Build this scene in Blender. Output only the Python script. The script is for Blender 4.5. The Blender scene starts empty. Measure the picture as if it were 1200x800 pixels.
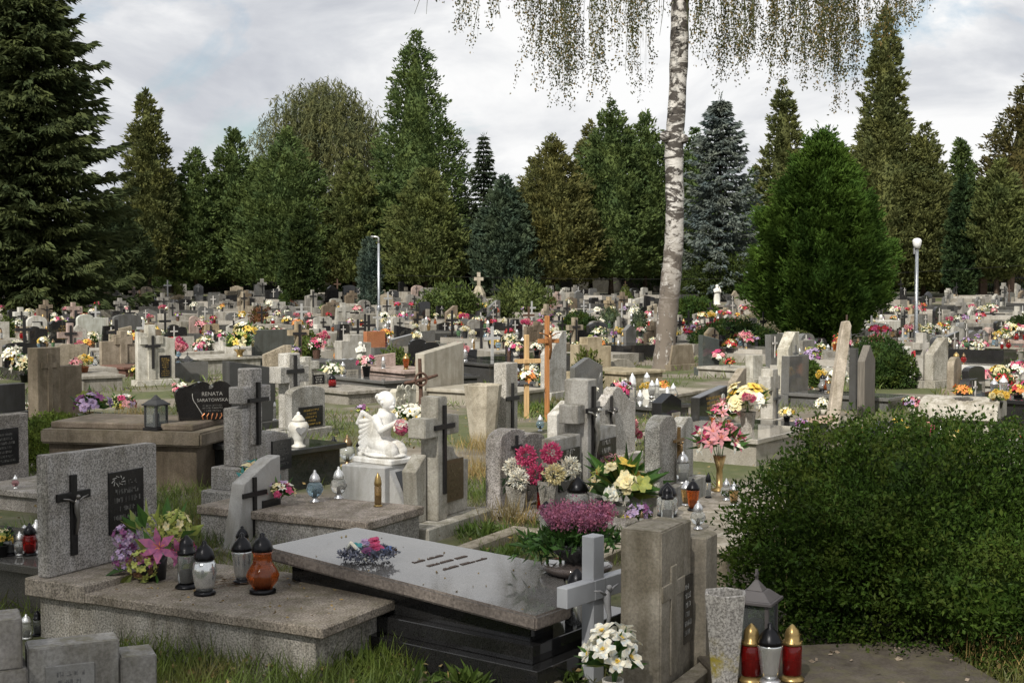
import bpy, bmesh, math, random
import numpy as np
from mathutils import Vector, Matrix
R = math.radians
rng = np.random.default_rng(7)
random.seed(7)
SC = bpy.context.scene
COL = SC.collection
# ------------------------------------------------------------------ camera model
F_PX, CAM_Z, HOR, CX, CY = 1550.0, 2.15, 330.0, 600.0, 400.0
PITCH = math.atan((CY - HOR) / F_PX)
def terrain(x, y):
    t = min(1.0, max(0.0, (y - 42.0) / 46.0))
    return 1.35 * t * t * (3 - 2 * t)
def ray(px, py):
    u, v = (px - CX) / F_PX, -(py - CY) / F_PX
    c, s = math.cos(PITCH), math.sin(PITCH)
    return Vector((u, c + v * s, -s + v * c))
def P(px, py, z=None):
    """ground point (or point at height z above the terrain) seen at a place of the photograph"""
    d = ray(px, py)
    h = 0.0
    p = Vector((0, 0, 0))
    for _ in range(40):
        zz = (h + (z or 0.0))
        if d.z > -1e-4: d.z = -1e-4
        k = (CAM_Z - zz) / -d.z
        k = min(k, 150)
        p = Vector((d.x * k, d.y * k, zz))
        h = 0.5 * h + 0.5 * terrain(p.x, p.y)
    return p
def AT(px, py, Y):
    d = ray(px, py); k = Y / d.y
    return Vector((d.x * k, Y, CAM_Z + d.z * k))
def topx(p):
    c, s = math.cos(PITCH), math.sin(PITCH)
    f = p.y * c - (p.z - CAM_Z) * s; up = p.y * s + (p.z - CAM_Z) * c
    return CX + F_PX * p.x / f, CY - F_PX * up / f
ROW = R(62.5)          # the graves' common orientation
# ------------------------------------------------------------------ mesh builder
class MB:
    def __init__(s): s.v = []; s.f = []; s.m = []; s.n = 0; s.cards = []
    def add(s, verts, faces, mat=0):
        o = s.n
        s.v.extend([tuple(q) for q in verts]); s.n += len(verts)
        for f in faces: s.f.append([i + o for i in f]); s.m.append(mat)
        return s
    def box(s, x0, x1, y0, y1, z0, z1, mat=0, tx=0, ty=0):
        v = [(x0, y0, z0), (x1, y0, z0), (x1, y1, z0), (x0, y1, z0), (x0 + tx, y0 + ty, z1), (x1 - tx, y0 + ty, z1), (x1 - tx, y1 - ty, z1), (x0 + tx, y1 - ty, z1)]
        return s.add(v, [(3, 2, 1, 0), (4, 5, 6, 7), (0, 1, 5, 4), (1, 2, 6, 5), (2, 3, 7, 6), (3, 0, 4, 7)], mat)
    def prism(s, poly, y0, y1, mat=0):
        """outline in x,z pushed along y"""
        n = len(poly)
        a = sum(poly[i][0] * poly[(i + 1) % n][1] - poly[(i + 1) % n][0] * poly[i][1] for i in range(n))
        if a < 0: poly = poly[::-1]
        v = [(x, y0, z) for x, z in poly] + [(x, y1, z) for x, z in poly]
        f = [tuple(range(n)), tuple(range(2 * n - 1, n - 1, -1))]
        f += [((i + 1) % n, i, i + n, (i + 1) % n + n) for i in range(n)]
        return s.add(v, f, mat)
    def lathe(s, prof, seg=20, mat=0, c=(0, 0, 0), close=True, rot=0, sq=1.0):
        v, f = [], []
        for r, z in prof:
            for k in range(seg):
                a = 2 * math.pi * k / seg + rot
                v.append((c[0] + r * math.cos(a), c[1] + r * math.sin(a) * sq, c[2] + z))
        for i in range(len(prof) - 1):
            for k in range(seg):
                q = (k + 1) % seg
                f.append((i * seg + k, i * seg + q, (i + 1) * seg + q, (i + 1) * seg + k))
        if close:
            f.append(tuple(range(seg - 1, -1, -1))); f.append(tuple((len(prof) - 1) * seg + k for k in range(seg)))
        return s.add(v, f, mat)
    def tube(s, pts, rad, seg=8, mat=0):
        pts = [Vector(p) for p in pts]; n = len(pts)
        rad = rad if isinstance(rad, (list, tuple)) else [rad] * n
        v, f = [], []
        ref = None
        for i, p in enumerate(pts):
            t = (pts[min(i + 1, n - 1)] - pts[max(i - 1, 0)]).normalized()
            if ref is None: ref = t.orthogonal().normalized()
            ref = (ref - t * ref.dot(t)).normalized()
            b = t.cross(ref)
            for k in range(seg):
                a = 2 * math.pi * k / seg
                v.append(p + (ref * math.cos(a) + b * math.sin(a)) * rad[i])
        for i in range(n - 1):
            for k in range(seg):
                q = (k + 1) % seg
                f.append((i * seg + k, i * seg + q, (i + 1) * seg + q, (i + 1) * seg + k))
        f.append(tuple(range(seg - 1, -1, -1))); f.append(tuple((n - 1) * seg + k for k in range(seg)))
        return s.add(v, f, mat)
    def ball(s, c, r, mat=0, seg=12, ring=8, sz=1.0):
        prof = [(max(1e-4, r * math.sin(math.pi * i / ring)), -r * sz * math.cos(math.pi * i / ring)) for i in range(ring + 1)]
        return s.lathe(prof, seg, mat, c, close=False)
    def card(s, P_, D, L, W, mat=0, fold=0.0):
        """kite-shaped leaves: arrays of start, direction, length, width"""
        P_ = np.asarray(P_, float); D = np.asarray(D, float); N = len(P_)
        D = D / (np.linalg.norm(D, axis=1, keepdims=True) + 1e-9)
        Rn = rng.normal(size=(N, 3)); S = np.cross(D, Rn); S /= (np.linalg.norm(S, axis=1, keepdims=True) + 1e-9)
        Nn = np.cross(D, S)
        L = np.broadcast_to(L, (N,))[:, None]; W = np.broadcast_to(W, (N,))[:, None]
        V = np.stack([P_, P_ + D * L * .45 + S * W * .5 + Nn * L * fold, P_ + D * L, P_ + D * L * .45 - S * W * .5 + Nn * L * fold], 1).reshape(-1, 3)
        s.cards.append((V, mat)); return s
    def xf(s, M):
        s.v = [tuple(M @ Vector(q)) for q in s.v]; return s
    def merge(s, o, M=None, mat=None):
        vs = [M @ Vector(q) for q in o.v] if M is not None else o.v
        b = s.n; s.v.extend([tuple(q) for q in vs]); s.n += len(vs)
        for f, m in zip(o.f, o.m): s.f.append([i + b for i in f]); s.m.append(m if mat is None else mat)
        return s
    def data(s, name, mats, smooth=False, bevel=0.0, seg=1):
        me = bpy.data.meshes.new(name)
        V = [np.array(s.v, float).reshape(-1, 3)]
        loops = [i for f in s.f for i in f]; tot = [len(f) for f in s.f]; mi = list(s.m)
        nb = s.n
        for v, m in s.cards:
            V.append(v); k = len(v) // 4
        V = np.concatenate(V)
        loops = np.array(loops, np.int32); tot = np.array(tot, np.int32); mi = np.array(mi, np.int32)
        for v, m in s.cards:
            k = len(v) // 4
            loops = np.concatenate([loops, np.arange(nb, nb + 4 * k, dtype=np.int32)]); nb += 4 * k
            tot = np.concatenate([tot, np.full(k, 4, np.int32)]); mi = np.concatenate([mi, np.full(k, m, np.int32)])
        me.vertices.add(len(V)); me.vertices.foreach_set('co', V.astype(np.float32).ravel())
        me.loops.add(len(loops)); me.loops.foreach_set('vertex_index', loops)
        me.polygons.add(len(tot)); st = np.concatenate([[0], np.cumsum(tot)[:-1]]).astype(np.int32) if len(tot) else np.array([], np.int32)
        me.polygons.foreach_set('loop_start', st)
        me.polygons.foreach_set('material_index', mi)
        me.polygons.foreach_set('use_smooth', np.full(len(tot), bool(smooth)))
        me.update(calc_edges=True); me.validate()
        for m in (mats if isinstance(mats, (list, tuple)) else [mats]): me.materials.append(m)
        if bevel > 0:
            bm = bmesh.new(); bm.from_mesh(me)
            bmesh.ops.remove_doubles(bm, verts=bm.verts, dist=1e-5)
            bm.normal_update()
            es = [e for e in bm.edges if len(e.link_faces) == 2 and e.calc_face_angle(0) > 0.6]
            bmesh.ops.bevel(bm, geom=es, offset=bevel, segments=seg, affect='EDGES', clamp_overlap=True)
            bm.to_mesh(me); bm.free()
        return me
# ------------------------------------------------------------------ objects
AUTO = []        # things whose label is written at the end, from their look and their neighbours
def thing(name, label, cat, loc=(0, 0, 0), rz=0.0, group=None, data=None, color=None, kind=None):
    o = bpy.data.objects.new(name, data); COL.objects.link(o)
    o.location = loc; o.rotation_euler = (0, 0, rz)
    if label: o['label'] = label
    if cat: o['category'] = cat
    if group: o['group'] = group
    if kind: o['kind'] = kind
    if color: o.color = (*color, 1)
    return o
def part(name, data, parent, color=None, loc=None, label=None, rot=None):
    o = bpy.data.objects.new(name, data); COL.objects.link(o); o.parent = parent
    if color is None: o.color = parent.color
    else: o.color = (*color, 1)
    if loc is not None: o.location = loc
    if rot is not None: o.rotation_euler = rot
    if label: o['label'] = label
    return o
# ------------------------------------------------------------------ materials
def newmat(name):
    m = bpy.data.materials.new(name); m.use_nodes = True
    nt = m.node_tree; b = nt.nodes['Principled BSDF']
    return m, nt, b
def N(nt, t, **kw):
    n = nt.nodes.new(t)
    for k, v in kw.items():
        if k in n.inputs: n.inputs[k].default_value = v
        else: setattr(n, k, v)
    return n
def ramp(nt, fac, stops):
    r = nt.nodes.new('ShaderNodeValToRGB'); e = r.color_ramp.elements
    while len(e) < len(stops): e.new(0.5)
    for q, (p, c) in zip(e, stops): q.position = p; q.color = (*c, 1) if len(c) == 3 else c
    nt.links.new(fac, r.inputs['Fac']); return r.outputs['Color']
def mul(nt, a, b, fac=1.0, mode='MULTIPLY'):
    n = nt.nodes.new('ShaderNodeMix'); n.data_type = 'RGBA'; n.blend_type = mode
    n.inputs['Factor'].default_value = fac if not hasattr(fac, 'is_linked') else 0
    if hasattr(fac, 'is_linked'): nt.links.new(fac, n.inputs['Factor'])
    for s, q in (('A', a), ('B', b)):
        sock = [i for i in n.inputs if i.name == s and i.type == 'RGBA'][0]
        if hasattr(q, 'is_linked'): nt.links.new(q, sock)
        else: sock.default_value = (*q, 1)
    return [o for o in n.outputs if o.type == 'RGBA'][0]
def coords(nt, scale=(1, 1, 1)):
    tc = nt.nodes.new('ShaderNodeTexCoord'); oi = nt.nodes.new('ShaderNodeObjectInfo')
    k = N(nt, 'ShaderNodeMath', operation='MULTIPLY'); nt.links.new(oi.outputs['Random'], k.inputs[0]); k.inputs[1].default_value = 37.0
    a = N(nt, 'ShaderNodeVectorMath', operation='ADD'); nt.links.new(tc.outputs['Object'], a.inputs[0]); nt.links.new(k.outputs[0], a.inputs[1])
    m = N(nt, 'ShaderNodeVectorMath', operation='MULTIPLY'); nt.links.new(a.outputs[0], m.inputs[0]); m.inputs[1].default_value = scale
    return m.outputs[0], oi, tc
def noise(nt, vec, scale, detail=3, rough=0.55, dist=0):
    n = N(nt, 'ShaderNodeTexNoise', Scale=scale, Detail=detail, Roughness=rough, Distortion=dist)
    nt.links.new(vec, n.inputs['Vector']); return n.outputs['Fac']
def stone_mat(name, speck=(0.45, 1.35), gscale=95, rough=0.85, weather=0.65, bump=0.25, moss=0.35, spec=0.3, coat=0):
    m, nt, b = newmat(name); vec, oi, tc = coords(nt)
    base = oi.outputs['Color']
    g = ramp(nt, noise(nt, vec, gscale, 2, 0.7), [(0.36, (speck[0],) * 3), (0.62, (speck[1],) * 3)])
    c = mul(nt, base, g)
    w = ramp(nt, noise(nt, vec, 3.0, 7, 0.68, 0.8), [(0.33, (weather, weather * .97, weather * .9)), (0.62, (1.06, 1.06, 1.05))])
    c = mul(nt, c, w)
    v2 = N(nt, 'ShaderNodeVectorMath', operation='MULTIPLY'); nt.links.new(vec, v2.inputs[0]); v2.inputs[1].default_value = (9, 9, 0.9)
    st = ramp(nt, noise(nt, v2.outputs[0], 1.0, 4, 0.6), [(0.34, (0.62, 0.6, 0.55)), (0.55, (1, 1, 1))])
    c = mul(nt, c, st, 0.75 if moss else 0.2)
    if moss:
        ge = nt.nodes.new('ShaderNodeNewGeometry'); sx = nt.nodes.new('ShaderNodeSeparateXYZ'); nt.links.new(ge.outputs['Normal'], sx.inputs[0])
        up = N(nt, 'ShaderNodeMapRange'); nt.links.new(sx.outputs['Z'], up.inputs[0]); up.inputs[1].default_value = 0.3; up.inputs[2].default_value = 0.9
        mn = ramp(nt, noise(nt, vec, 11, 6, 0.7), [(0.47, (0, 0, 0)), (0.62, (1, 1, 1))])
        f = N(nt, 'ShaderNodeMath', operation='MULTIPLY'); nt.links.new(mn, f.inputs[0])
        ad = N(nt, 'ShaderNodeMath', operation='MULTIPLY_ADD'); nt.links.new(up.outputs[0], ad.inputs[0]); ad.inputs[1].default_value = moss; ad.inputs[2].default_value = moss * .3
        nt.links.new(ad.outputs[0], f.inputs[1])
        c = mul(nt, c, (0.11, 0.10, 0.055), f.outputs[0], 'MIX')
    nt.links.new(c, b.inputs['Base Color']); b.inputs['Roughness'].default_value = rough
    b.inputs['Specular IOR Level'].default_value = spec
    if coat: b.inputs['Coat Weight'].default_value = coat; b.inputs['Coat Roughness'].default_value = 0.06
    if bump:
        bp = N(nt, 'ShaderNodeBump', Strength=bump, Distance=0.004); nt.links.new(noise(nt, vec, gscale * .6, 5, 0.7), bp.inputs['Height'])
        nt.links.new(bp.outputs[0], b.inputs['Normal'])
    return m
def flat_mat(name, color=None, rough=0.6, metal=0.0, spec=0.5, trans=0.0, var=0.15, scale=40, bump=0.0, ior=1.45, transl=0.0):
    m, nt, b = newmat(name); vec, oi, tc = coords(nt)
    base = oi.outputs['Color'] if color is None else None
    g = ramp(nt, noise(nt, vec, scale, 4), [(0.3, (1 - var,) * 3), (0.7, (1 + var,) * 3)])
    c = mul(nt, base if base is not None else color, g)
    nt.links.new(c, b.inputs['Base Color'])
    b.inputs['Roughness'].default_value = rough; b.inputs['Metallic'].default_value = metal
    b.inputs['Specular IOR Level'].default_value = spec; b.inputs['Transmission Weight'].default_value = trans; b.inputs['IOR'].default_value = ior
    if bump:
        bp = N(nt, 'ShaderNodeBump', Strength=bump, Distance=0.004); nt.links.new(noise(nt, vec, scale, 5), bp.inputs['Height']); nt.links.new(bp.outputs[0], b.inputs['Normal'])
    if transl:
        t = nt.nodes.new('ShaderNodeBsdfTranslucent'); nt.links.new(c, t.inputs['Color'])
        mx = nt.nodes.new('ShaderNodeMixShader'); mx.inputs[0].default_value = transl
        nt.links.new(b.outputs[0], mx.inputs[1]); nt.links.new(t.outputs[0], mx.inputs[2])
        nt.links.new(mx.outputs[0], nt.nodes['Material Output'].inputs['Surface'])
    return m
def leaf_mat(name, color=None, var=0.5, scale=1.6, rough=0.55, transl=0.25, second=None, spec=0.3):
    """leaves: colour from the object (or fixed), each leaf a little different, clumps lighter and darker"""
    m, nt, b = newmat(name); vec, oi, tc = coords(nt)
    base = oi.outputs['Color'] if color is None else color
    ge = nt.nodes.new('ShaderNodeNewGeometry')
    g = ramp(nt, ge.outputs['Random Per Island'], [(0, (1 - var,) * 3), (1, (1 + var,) * 3)])
    c = mul(nt, base, g)
    cl = ramp(nt, noise(nt, vec, scale, 3), [(0.33, (0.78, 0.85, 0.9)), (0.66, (1.25, 1.15, 0.95))])
    c = mul(nt, c, cl)
    if second is not None:
        mk = ramp(nt, noise(nt, vec, scale * .7, 4, 0.7), [(0.5, (0, 0, 0)), (0.66, (1, 1, 1))])
        c = mul(nt, c, second, mk, 'MIX')
    nt.links.new(c, b.inputs['Base Color']); b.inputs['Roughness'].default_value = rough; b.inputs['Specular IOR Level'].default_value = spec
    t = nt.nodes.new('ShaderNodeBsdfTranslucent'); nt.links.new(c, t.inputs['Color'])
    mx = nt.nodes.new('ShaderNodeMixShader'); mx.inputs[0].default_value = transl
    nt.links.new(b.outputs[0], mx.inputs[1]); nt.links.new(t.outputs[0], mx.inputs[2])
    nt.links.new(mx.outputs[0], nt.nodes['Material Output'].inputs['Surface'])
    return m
STONE = stone_mat('terrazzo', (0.42, 1.4), 85, 0.85)
CONC = stone_mat('concrete', (0.8, 1.12), 60, 0.92, 0.6, 0.35, 0.5)
MARB = stone_mat('smooth_stone', (0.88, 1.08), 120, 0.6, 0.8, 0.1, 0.12, 0.4)
GRAN = stone_mat('polished_granite', (0.6, 1.35), 160, 0.06, 0.85, 0.0, 0.0, 0.5)
PLAQ = flat_mat('black_glass', (0.014, 0.014, 0.015), 0.22, var=0.3, scale=9)
GOLD = flat_mat('gold_letter', (0.62, 0.42, 0.13), 0.35, 0.8)
DIM = flat_mat('worn_letter', (0.11, 0.108, 0.10), 0.5)
PALE = flat_mat('pale_letter', (0.42, 0.41, 0.38), 0.5)
IRON = flat_mat('black_metal', (0.016, 0.015, 0.015), 0.45, 0.3, var=0.4)
RUST = flat_mat('rusty_iron', (0.09, 0.05, 0.035), 0.8, 0.2, var=0.5, bump=0.4)
PAINT = flat_mat('painted', None, 0.5, 0.0, var=0.08, scale=6, bump=0.05)
CAPM = flat_mat('cap_metal', None, 0.32, 0.75, var=0.2, scale=20)
PLAST = flat_mat('dark_plastic', (0.02, 0.02, 0.022), 0.4, var=0.3)
def glass_mat(name):
    """ribbed lantern glass with a pale wax insert behind it"""
    m, nt, b = newmat(name); vec, oi, tc = coords(nt)
    v2 = N(nt, 'ShaderNodeVectorMath', operation='MULTIPLY'); nt.links.new(vec, v2.inputs[0]); v2.inputs[1].default_value = (110, 110, 6)
    g = ramp(nt, noise(nt, v2.outputs[0], 1, 2), [(0.35, (0.86,) * 3), (0.65, (1.06,) * 3)])
    nt.links.new(mul(nt, oi.outputs['Color'], g), b.inputs['Base Color'])
    b.inputs['Roughness'].default_value = 0.05; b.inputs['Transmission Weight'].default_value = 0.8; b.inputs['IOR'].default_value = 1.45
    bp = N(nt, 'ShaderNodeBump', Strength=0.35, Distance=0.003); nt.links.new(noise(nt, v2.outputs[0], 1, 1), bp.inputs['Height']); nt.links.new(bp.outputs[0], b.inputs['Normal'])
    return m
GLASS = glass_mat('lantern_glass')
def chrome_mat(name):
    m, nt, b = newmat(name); vec, oi, tc = coords(nt)
    v2 = N(nt, 'ShaderNodeVectorMath', operation='MULTIPLY'); nt.links.new(vec, v2.inputs[0]); v2.inputs[1].default_value = (90, 90, 14)
    nt.links.new(oi.outputs['Color'], b.inputs['Base Color']); b.inputs['Metallic'].default_value = 0.75; b.inputs['Roughness'].default_value = 0.13
    bp = N(nt, 'ShaderNodeBump', Strength=0.5, Distance=0.003); nt.links.new(noise(nt, v2.outputs[0], 1, 2), bp.inputs['Height']); nt.links.new(bp.outputs[0], b.inputs['Normal'])
    return m
CHROME = chrome_mat('silvered_glass')
PANE = flat_mat('clear_pane', (0.75, 0.8, 0.8), 0.03, trans=0.9, var=0.02, ior=1.05)
def wood_mat(name):
    m, nt, b = newmat(name); vec, oi, tc = coords(nt)
    v2 = N(nt, 'ShaderNodeVectorMath', operation='MULTIPLY'); nt.links.new(vec, v2.inputs[0]); v2.inputs[1].default_value = (60, 60, 3)
    g = ramp(nt, noise(nt, v2.outputs[0], 1, 4), [(0.3, (0.6,) * 3), (0.7, (1.2,) * 3)])
    nt.links.new(mul(nt, oi.outputs['Color'], g), b.inputs['Base Color']); b.inputs['Roughness'].default_value = 0.7
    bp = N(nt, 'ShaderNodeBump', Strength=0.3, Distance=0.004); nt.links.new(noise(nt, v2.outputs[0], 1, 4), bp.inputs['Height']); nt.links.new(bp.outputs[0], b.inputs['Normal'])
    return m
WOOD = wood_mat('timber')
BARK = stone_mat('bark', (0.5, 1.3), 14, 0.95, 0.6, 0.8, 0.2, 0.1)
FOL = leaf_mat('conifer_foliage', None, 0.24, 0.9, 0.7, 0.3, spec=0.08)
FOLB = leaf_mat('bronzed_foliage', None, 0.24, 0.8, 0.7, 0.3, spec=0.08, second=(0.108, 0.118, 0.044))
BOX = leaf_mat('box_leaves', None, 0.6, 4.0, 0.55, 0.3, spec=0.1, second=(0.068, 0.092, 0.016))
LEAF = leaf_mat('bouquet_leaves', (0.05, 0.115, 0.028), 0.6, 30, 0.45, 0.3)
LEAFP = leaf_mat('pale_leaves', (0.22, 0.27, 0.07), 0.5, 30, 0.45, 0.3)
PET = {}
for k, c in dict(white=(0.8, 0.79, 0.74), cream=(0.78, 0.7, 0.42), yellow=(0.8, 0.56, 0.06), orange=(0.72, 0.26, 0.05), red=(0.5, 0.02, 0.03), pink=(0.72, 0.3, 0.36), magenta=(0.6, 0.05, 0.2), plum=(.40, .10, .27),
                 purple=(0.24, 0.06, 0.22), lilac=(0.42, 0.3, 0.55), blue=(0.12, 0.2, 0.5), teal=(0.05, 0.33, 0.36), green=(0.4, 0.45, 0.1), brown=(0.12, 0.06, 0.03)).items():
    PET[k] = leaf_mat('petal_' + k, tuple(.86 * q + .14 * (sum(c) / 3) for q in c), 0.25, 40, 0.6, 0.3)
PALL = list(PET.values()); PIDX = {k: i for i, k in enumerate(PET)}
# ------------------------------------------------------------------ flowers
def unit(v): v = np.asarray(v, float); return v / (np.linalg.norm(v) + 1e-9)
def petals(mb, c, axis, n, elev, L, W, mat, off=0.0, start=0.0, fold=0.08, jit=0.12, tip=0.27):
    axis = unit(axis); a = unit(np.cross(axis, [0.3, 0.9, 0.2])); b = np.cross(axis, a)
    ph = off + np.arange(n) * 2 * math.pi / n + rng.normal(size=n) * jit
    el = elev + rng.normal(size=n) * jit
    Rr = np.cos(ph)[:, None] * a + np.sin(ph)[:, None] * b
    D = Rr * np.cos(el)[:, None] + axis * np.sin(el)[:, None]
    S = np.cross(D, axis); S /= np.linalg.norm(S, axis=1, keepdims=True) + 1e-9
    Nn = np.cross(S, D)
    c = np.asarray(c, float); p = c + D * start
    Lr = (L * (1 + rng.normal(size=n) * .1))[:, None]
    a0, a1, b0, b1 = p + S * W * .1, p - S * W * .1, p + D * Lr * .55 + Nn * Lr * fold, p + D * Lr - Nn * Lr * fold
    V = np.stack([a0, b0 + S * W * .5, b0 - S * W * .5, a1, b0 + S * W * .5, b1 + S * W * tip, b1 - S * W * tip, b0 - S * W * .5], 1).reshape(-1, 3)
    mb.cards.append((V, mat))
def sphere_dirs(n):
    i = np.arange(n) + .5; ph = np.arccos(1 - 2 * i / n); th = math.pi * (1 + 5 ** .5) * i
    return np.stack([np.cos(th) * np.sin(ph), np.sin(th) * np.sin(ph), np.cos(ph)], 1)
def bloom(mb, c, axis, r, kind, mat):
    if kind == 'pompon':
        for k, (s, n) in enumerate(((.8, 90), (1.08, 230))):
            D = sphere_dirs(n) + rng.normal(size=(n, 3)) * .12
            mb.card(np.asarray(c) + D * r * s * .6, D + rng.normal(size=(n, 3)) * .3, r * .34, r * .17, mat, .2)
    elif kind == 'rose':
        petals(mb, c, axis, 6, .3, r, r * .95, mat, 0, 0, .16); petals(mb, c, axis, 5, .75, r * .8, r * .8, mat, .5, 0, .16)
        petals(mb, c, axis, 4, 1.15, r * .65, r * .55, mat, .2, 0, .16)
    elif kind == 'lily':
        petals(mb, c, axis, 3, .45, r, r * .46, mat, 0, 0, .1, tip=.05); petals(mb, c, axis, 3, .4, r, r * .36, mat, 1.05, 0, .1, tip=.05)
        petals(mb, c, axis, 5, 1.1, r * .5, r * .05, PIDX['orange'])
    elif kind == 'daisy':
        petals(mb, c, axis, 6, .3, r, r * .6, mat, 0, .1 * r); petals(mb, c, axis, 5, .55, r * .8, r * .55, mat, .5, .1 * r)
        petals(mb, np.asarray(c) + unit(axis) * r * .1, axis, 6, .9, r * .28, r * .2, PIDX['yellow'])
    elif kind == 'sun':
        petals(mb, c, axis, 16, .1, r, r * .3, PIDX['yellow'], 0, .3 * r); petals(mb, c, axis, 14, .25, r * .9, r * .3, PIDX['yellow'], .2, .3 * r)
        petals(mb, np.asarray(c) + unit(axis) * r * .05, axis, 14, .25, r * .45, r * .35, PIDX['brown'], 0, 0)
    else:
        petals(mb, c, axis, 5, .35, r, r * .75, mat)
def dome(n, R_, h, squash=1.0):
    """points and outward directions over a flower dome"""
    d = sphere_dirs(n * 2)
    d = d[d[:, 2] > -0.15][:n]
    d = d[rng.permutation(len(d))]
    d = d + rng.normal(size=d.shape) * .1
    k = (.62 + .3 * rng.random(len(d)))[:, None]
    return d * np.array([R_, R_ * squash, h]) * k, d
def flower_mesh(kind, cols, R_, n, br, zc, leafn=26, hh=None, leafL=1.0):
    """blossoms and leaves of one bouquet; zc is the height of the dome's centre"""
    bl, lf = MB(), MB()
    hh = hh or R_ * .85
    p, d = dome(n, R_, hh)
    for i in range(len(p)):
        kd = kind if isinstance(kind, str) else kind[i % len(kind)]
        bloom(bl, p[i] + [0, 0, zc], d[i] + [0, 0, .25] if kd != 'sun' else d[i] * .35 + [0, -.9, .3], br * (.8 + .4 * rng.random()), kd, PIDX[cols[i % len(cols)]])
    q, e = dome(leafn, R_ * .75, hh * .7)
    lf.card(q * .3 + [0, 0, zc - hh * .1], e * [1, 1, .8] + [0, 0, .05], R_ * leafL * (.7 + .6 * rng.random(len(q))), R_ * .3, 0, .08)
    lf.card(q[:leafn // 2] * .3 + [0, 0, zc - hh * .1], e[:leafn // 2] * [1, 1, .8], R_ * leafL * .9, R_ * .22, 1, .08)
    k = 7
    lf.card(np.zeros((k, 3)) + [0, 0, zc * .45], rng.normal(size=(k, 3)) * .15 + [0, 0, 1], zc * .7, .012, 0)
    return bl, lf
PETM = PALL + [LEAF, LEAFP]; LI = len(PALL)
POTS = {}
def pot_mesh(kind, h, r):
    key = (kind, round(h, 3), round(r, 3))
    if key in POTS: return POTS[key]
    m = MB()
    if kind == 'pot': m.lathe([(r * .7, 0), (r, h * .9), (r * 1.08, h * .9), (r * 1.08, h), (r * .9, h), (r * .85, h * .7)], 18); mt = PLAST
    elif kind == 'clay': m.lathe([(r * .7, 0), (r, h * .85), (r * 1.1, h * .85), (r * 1.1, h), (r * .9, h), (r * .85, h * .7)], 18); mt = flat_mat('terracotta', (0.36, 0.13, 0.06), .8)
    elif kind == 'vase': m.lathe([(r * .55, 0), (r * .62, h * .1), (r, h), (r * .85, h), (r * .75, h * .7)], 6, rot=.3); mt = STONE
    elif kind == 'bowl': m.lathe([(r * .5, 0), (r * .5, h * .15), (r * .95, h * .55), (r, h), (r * .88, h), (r * .8, h * .6)], 24); mt = GRAN
    elif kind == 'gold': m.lathe([(r * 1.2, 0), (r * 1.2, h * .05), (r * .5, h * .1), (r * .45, h * .6), (r, h), (r * .8, h)], 16); mt = CAPM
    elif kind == 'glassball': m.lathe([(r * .6, 0), (r, h * .4), (r * .8, h * .9), (r * .85, h), (r * .7, h)], 18); mt = GLASS
    else: m.lathe([(r * .6, 0), (r * .75, h * .3), (r, h), (r * .85, h), (r * .7, h * .5)], 16); mt = MARB
    POTS[key] = m.data('pot', mt, smooth=kind not in ('vase',)); return POTS[key]
POTNAME = dict(pot='black pot', clay='terracotta pot', vase='grey terrazzo vase', bowl='dark stone bowl', gold='tall brass vase', glassball='green glass vase', jug='pale vase')
POTCOL = dict(pot=(.02, .02, .02), clay=(.3, .1, .05), vase=(.34, .32, .3), bowl=(.05, .045, .045), gold=(.35, .24, .1), glassball=(.12, .16, .05), jug=(.5, .48, .44))
FCACHE = {}
FSPEC = {   # name: (kind, colours, bloom radius share, blooms, leaves)
    'white chrysanthemums': ('pompon', ['white', 'white', 'cream'], .34, 14, 16), 'yellow chrysanthemums': ('pompon', ['yellow', 'yellow', 'cream'], .3, 18, 16),
    'pink roses': ('rose', ['pink', 'magenta', 'white'], .34, 16, 24), 'red roses': ('rose', ['red', 'red', 'magenta'], .34, 15, 24),
    'yellow roses': ('rose', ['cream', 'white', 'cream', 'yellow', 'cream'], .36, 15, 24), 'pink lilies': ('lily', ['pink', 'magenta', 'pink', 'white'], .42, 22, 26),
    'white daisies': ('daisy', ['white'], .42, 13, 26), 'purple asters': ('small', ['purple', 'lilac', 'lilac'], .26, 26, 22),
    'orange gerberas': ('daisy', ['orange', 'yellow', 'orange'], .4, 13, 22), 'sunflowers': ('sun', ['yellow'], .44, 5, 40),
    'magenta chrysanthemums': ('pompon', ['magenta', 'pink'], .34, 12, 16), 'mixed pink and white flowers': (('rose', 'lily', 'small'), ['pink', 'white', 'cream', 'magenta', 'lilac'], .34, 20, 28),
    'mixed yellow and red flowers': (('rose', 'daisy', 'small'), ['yellow', 'red', 'orange', 'cream', 'white'], .34, 18, 28), 'white lilies': ('lily', ['white', 'cream'], .42, 16, 26),
    'lilac and green flowers': (('small', 'rose', 'small'), ['lilac', 'green', 'purple', 'lilac'], .32, 20, 26), 'teal and cream flowers': ('lily', ['teal', 'cream', 'teal'], .5, 12, 20),
    'red begonias': ('small', ['red', 'orange', 'red'], .22, 30, 30), 'yellow green foliage and yellow flowers': (('rose', 'small', 'lily'), ['cream', 'green', 'yellow', 'white', 'cream'], .28, 18, 44),
    'white baby roses': ('small', ['white', 'white', 'cream'], .2, 40, 22),
}
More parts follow.
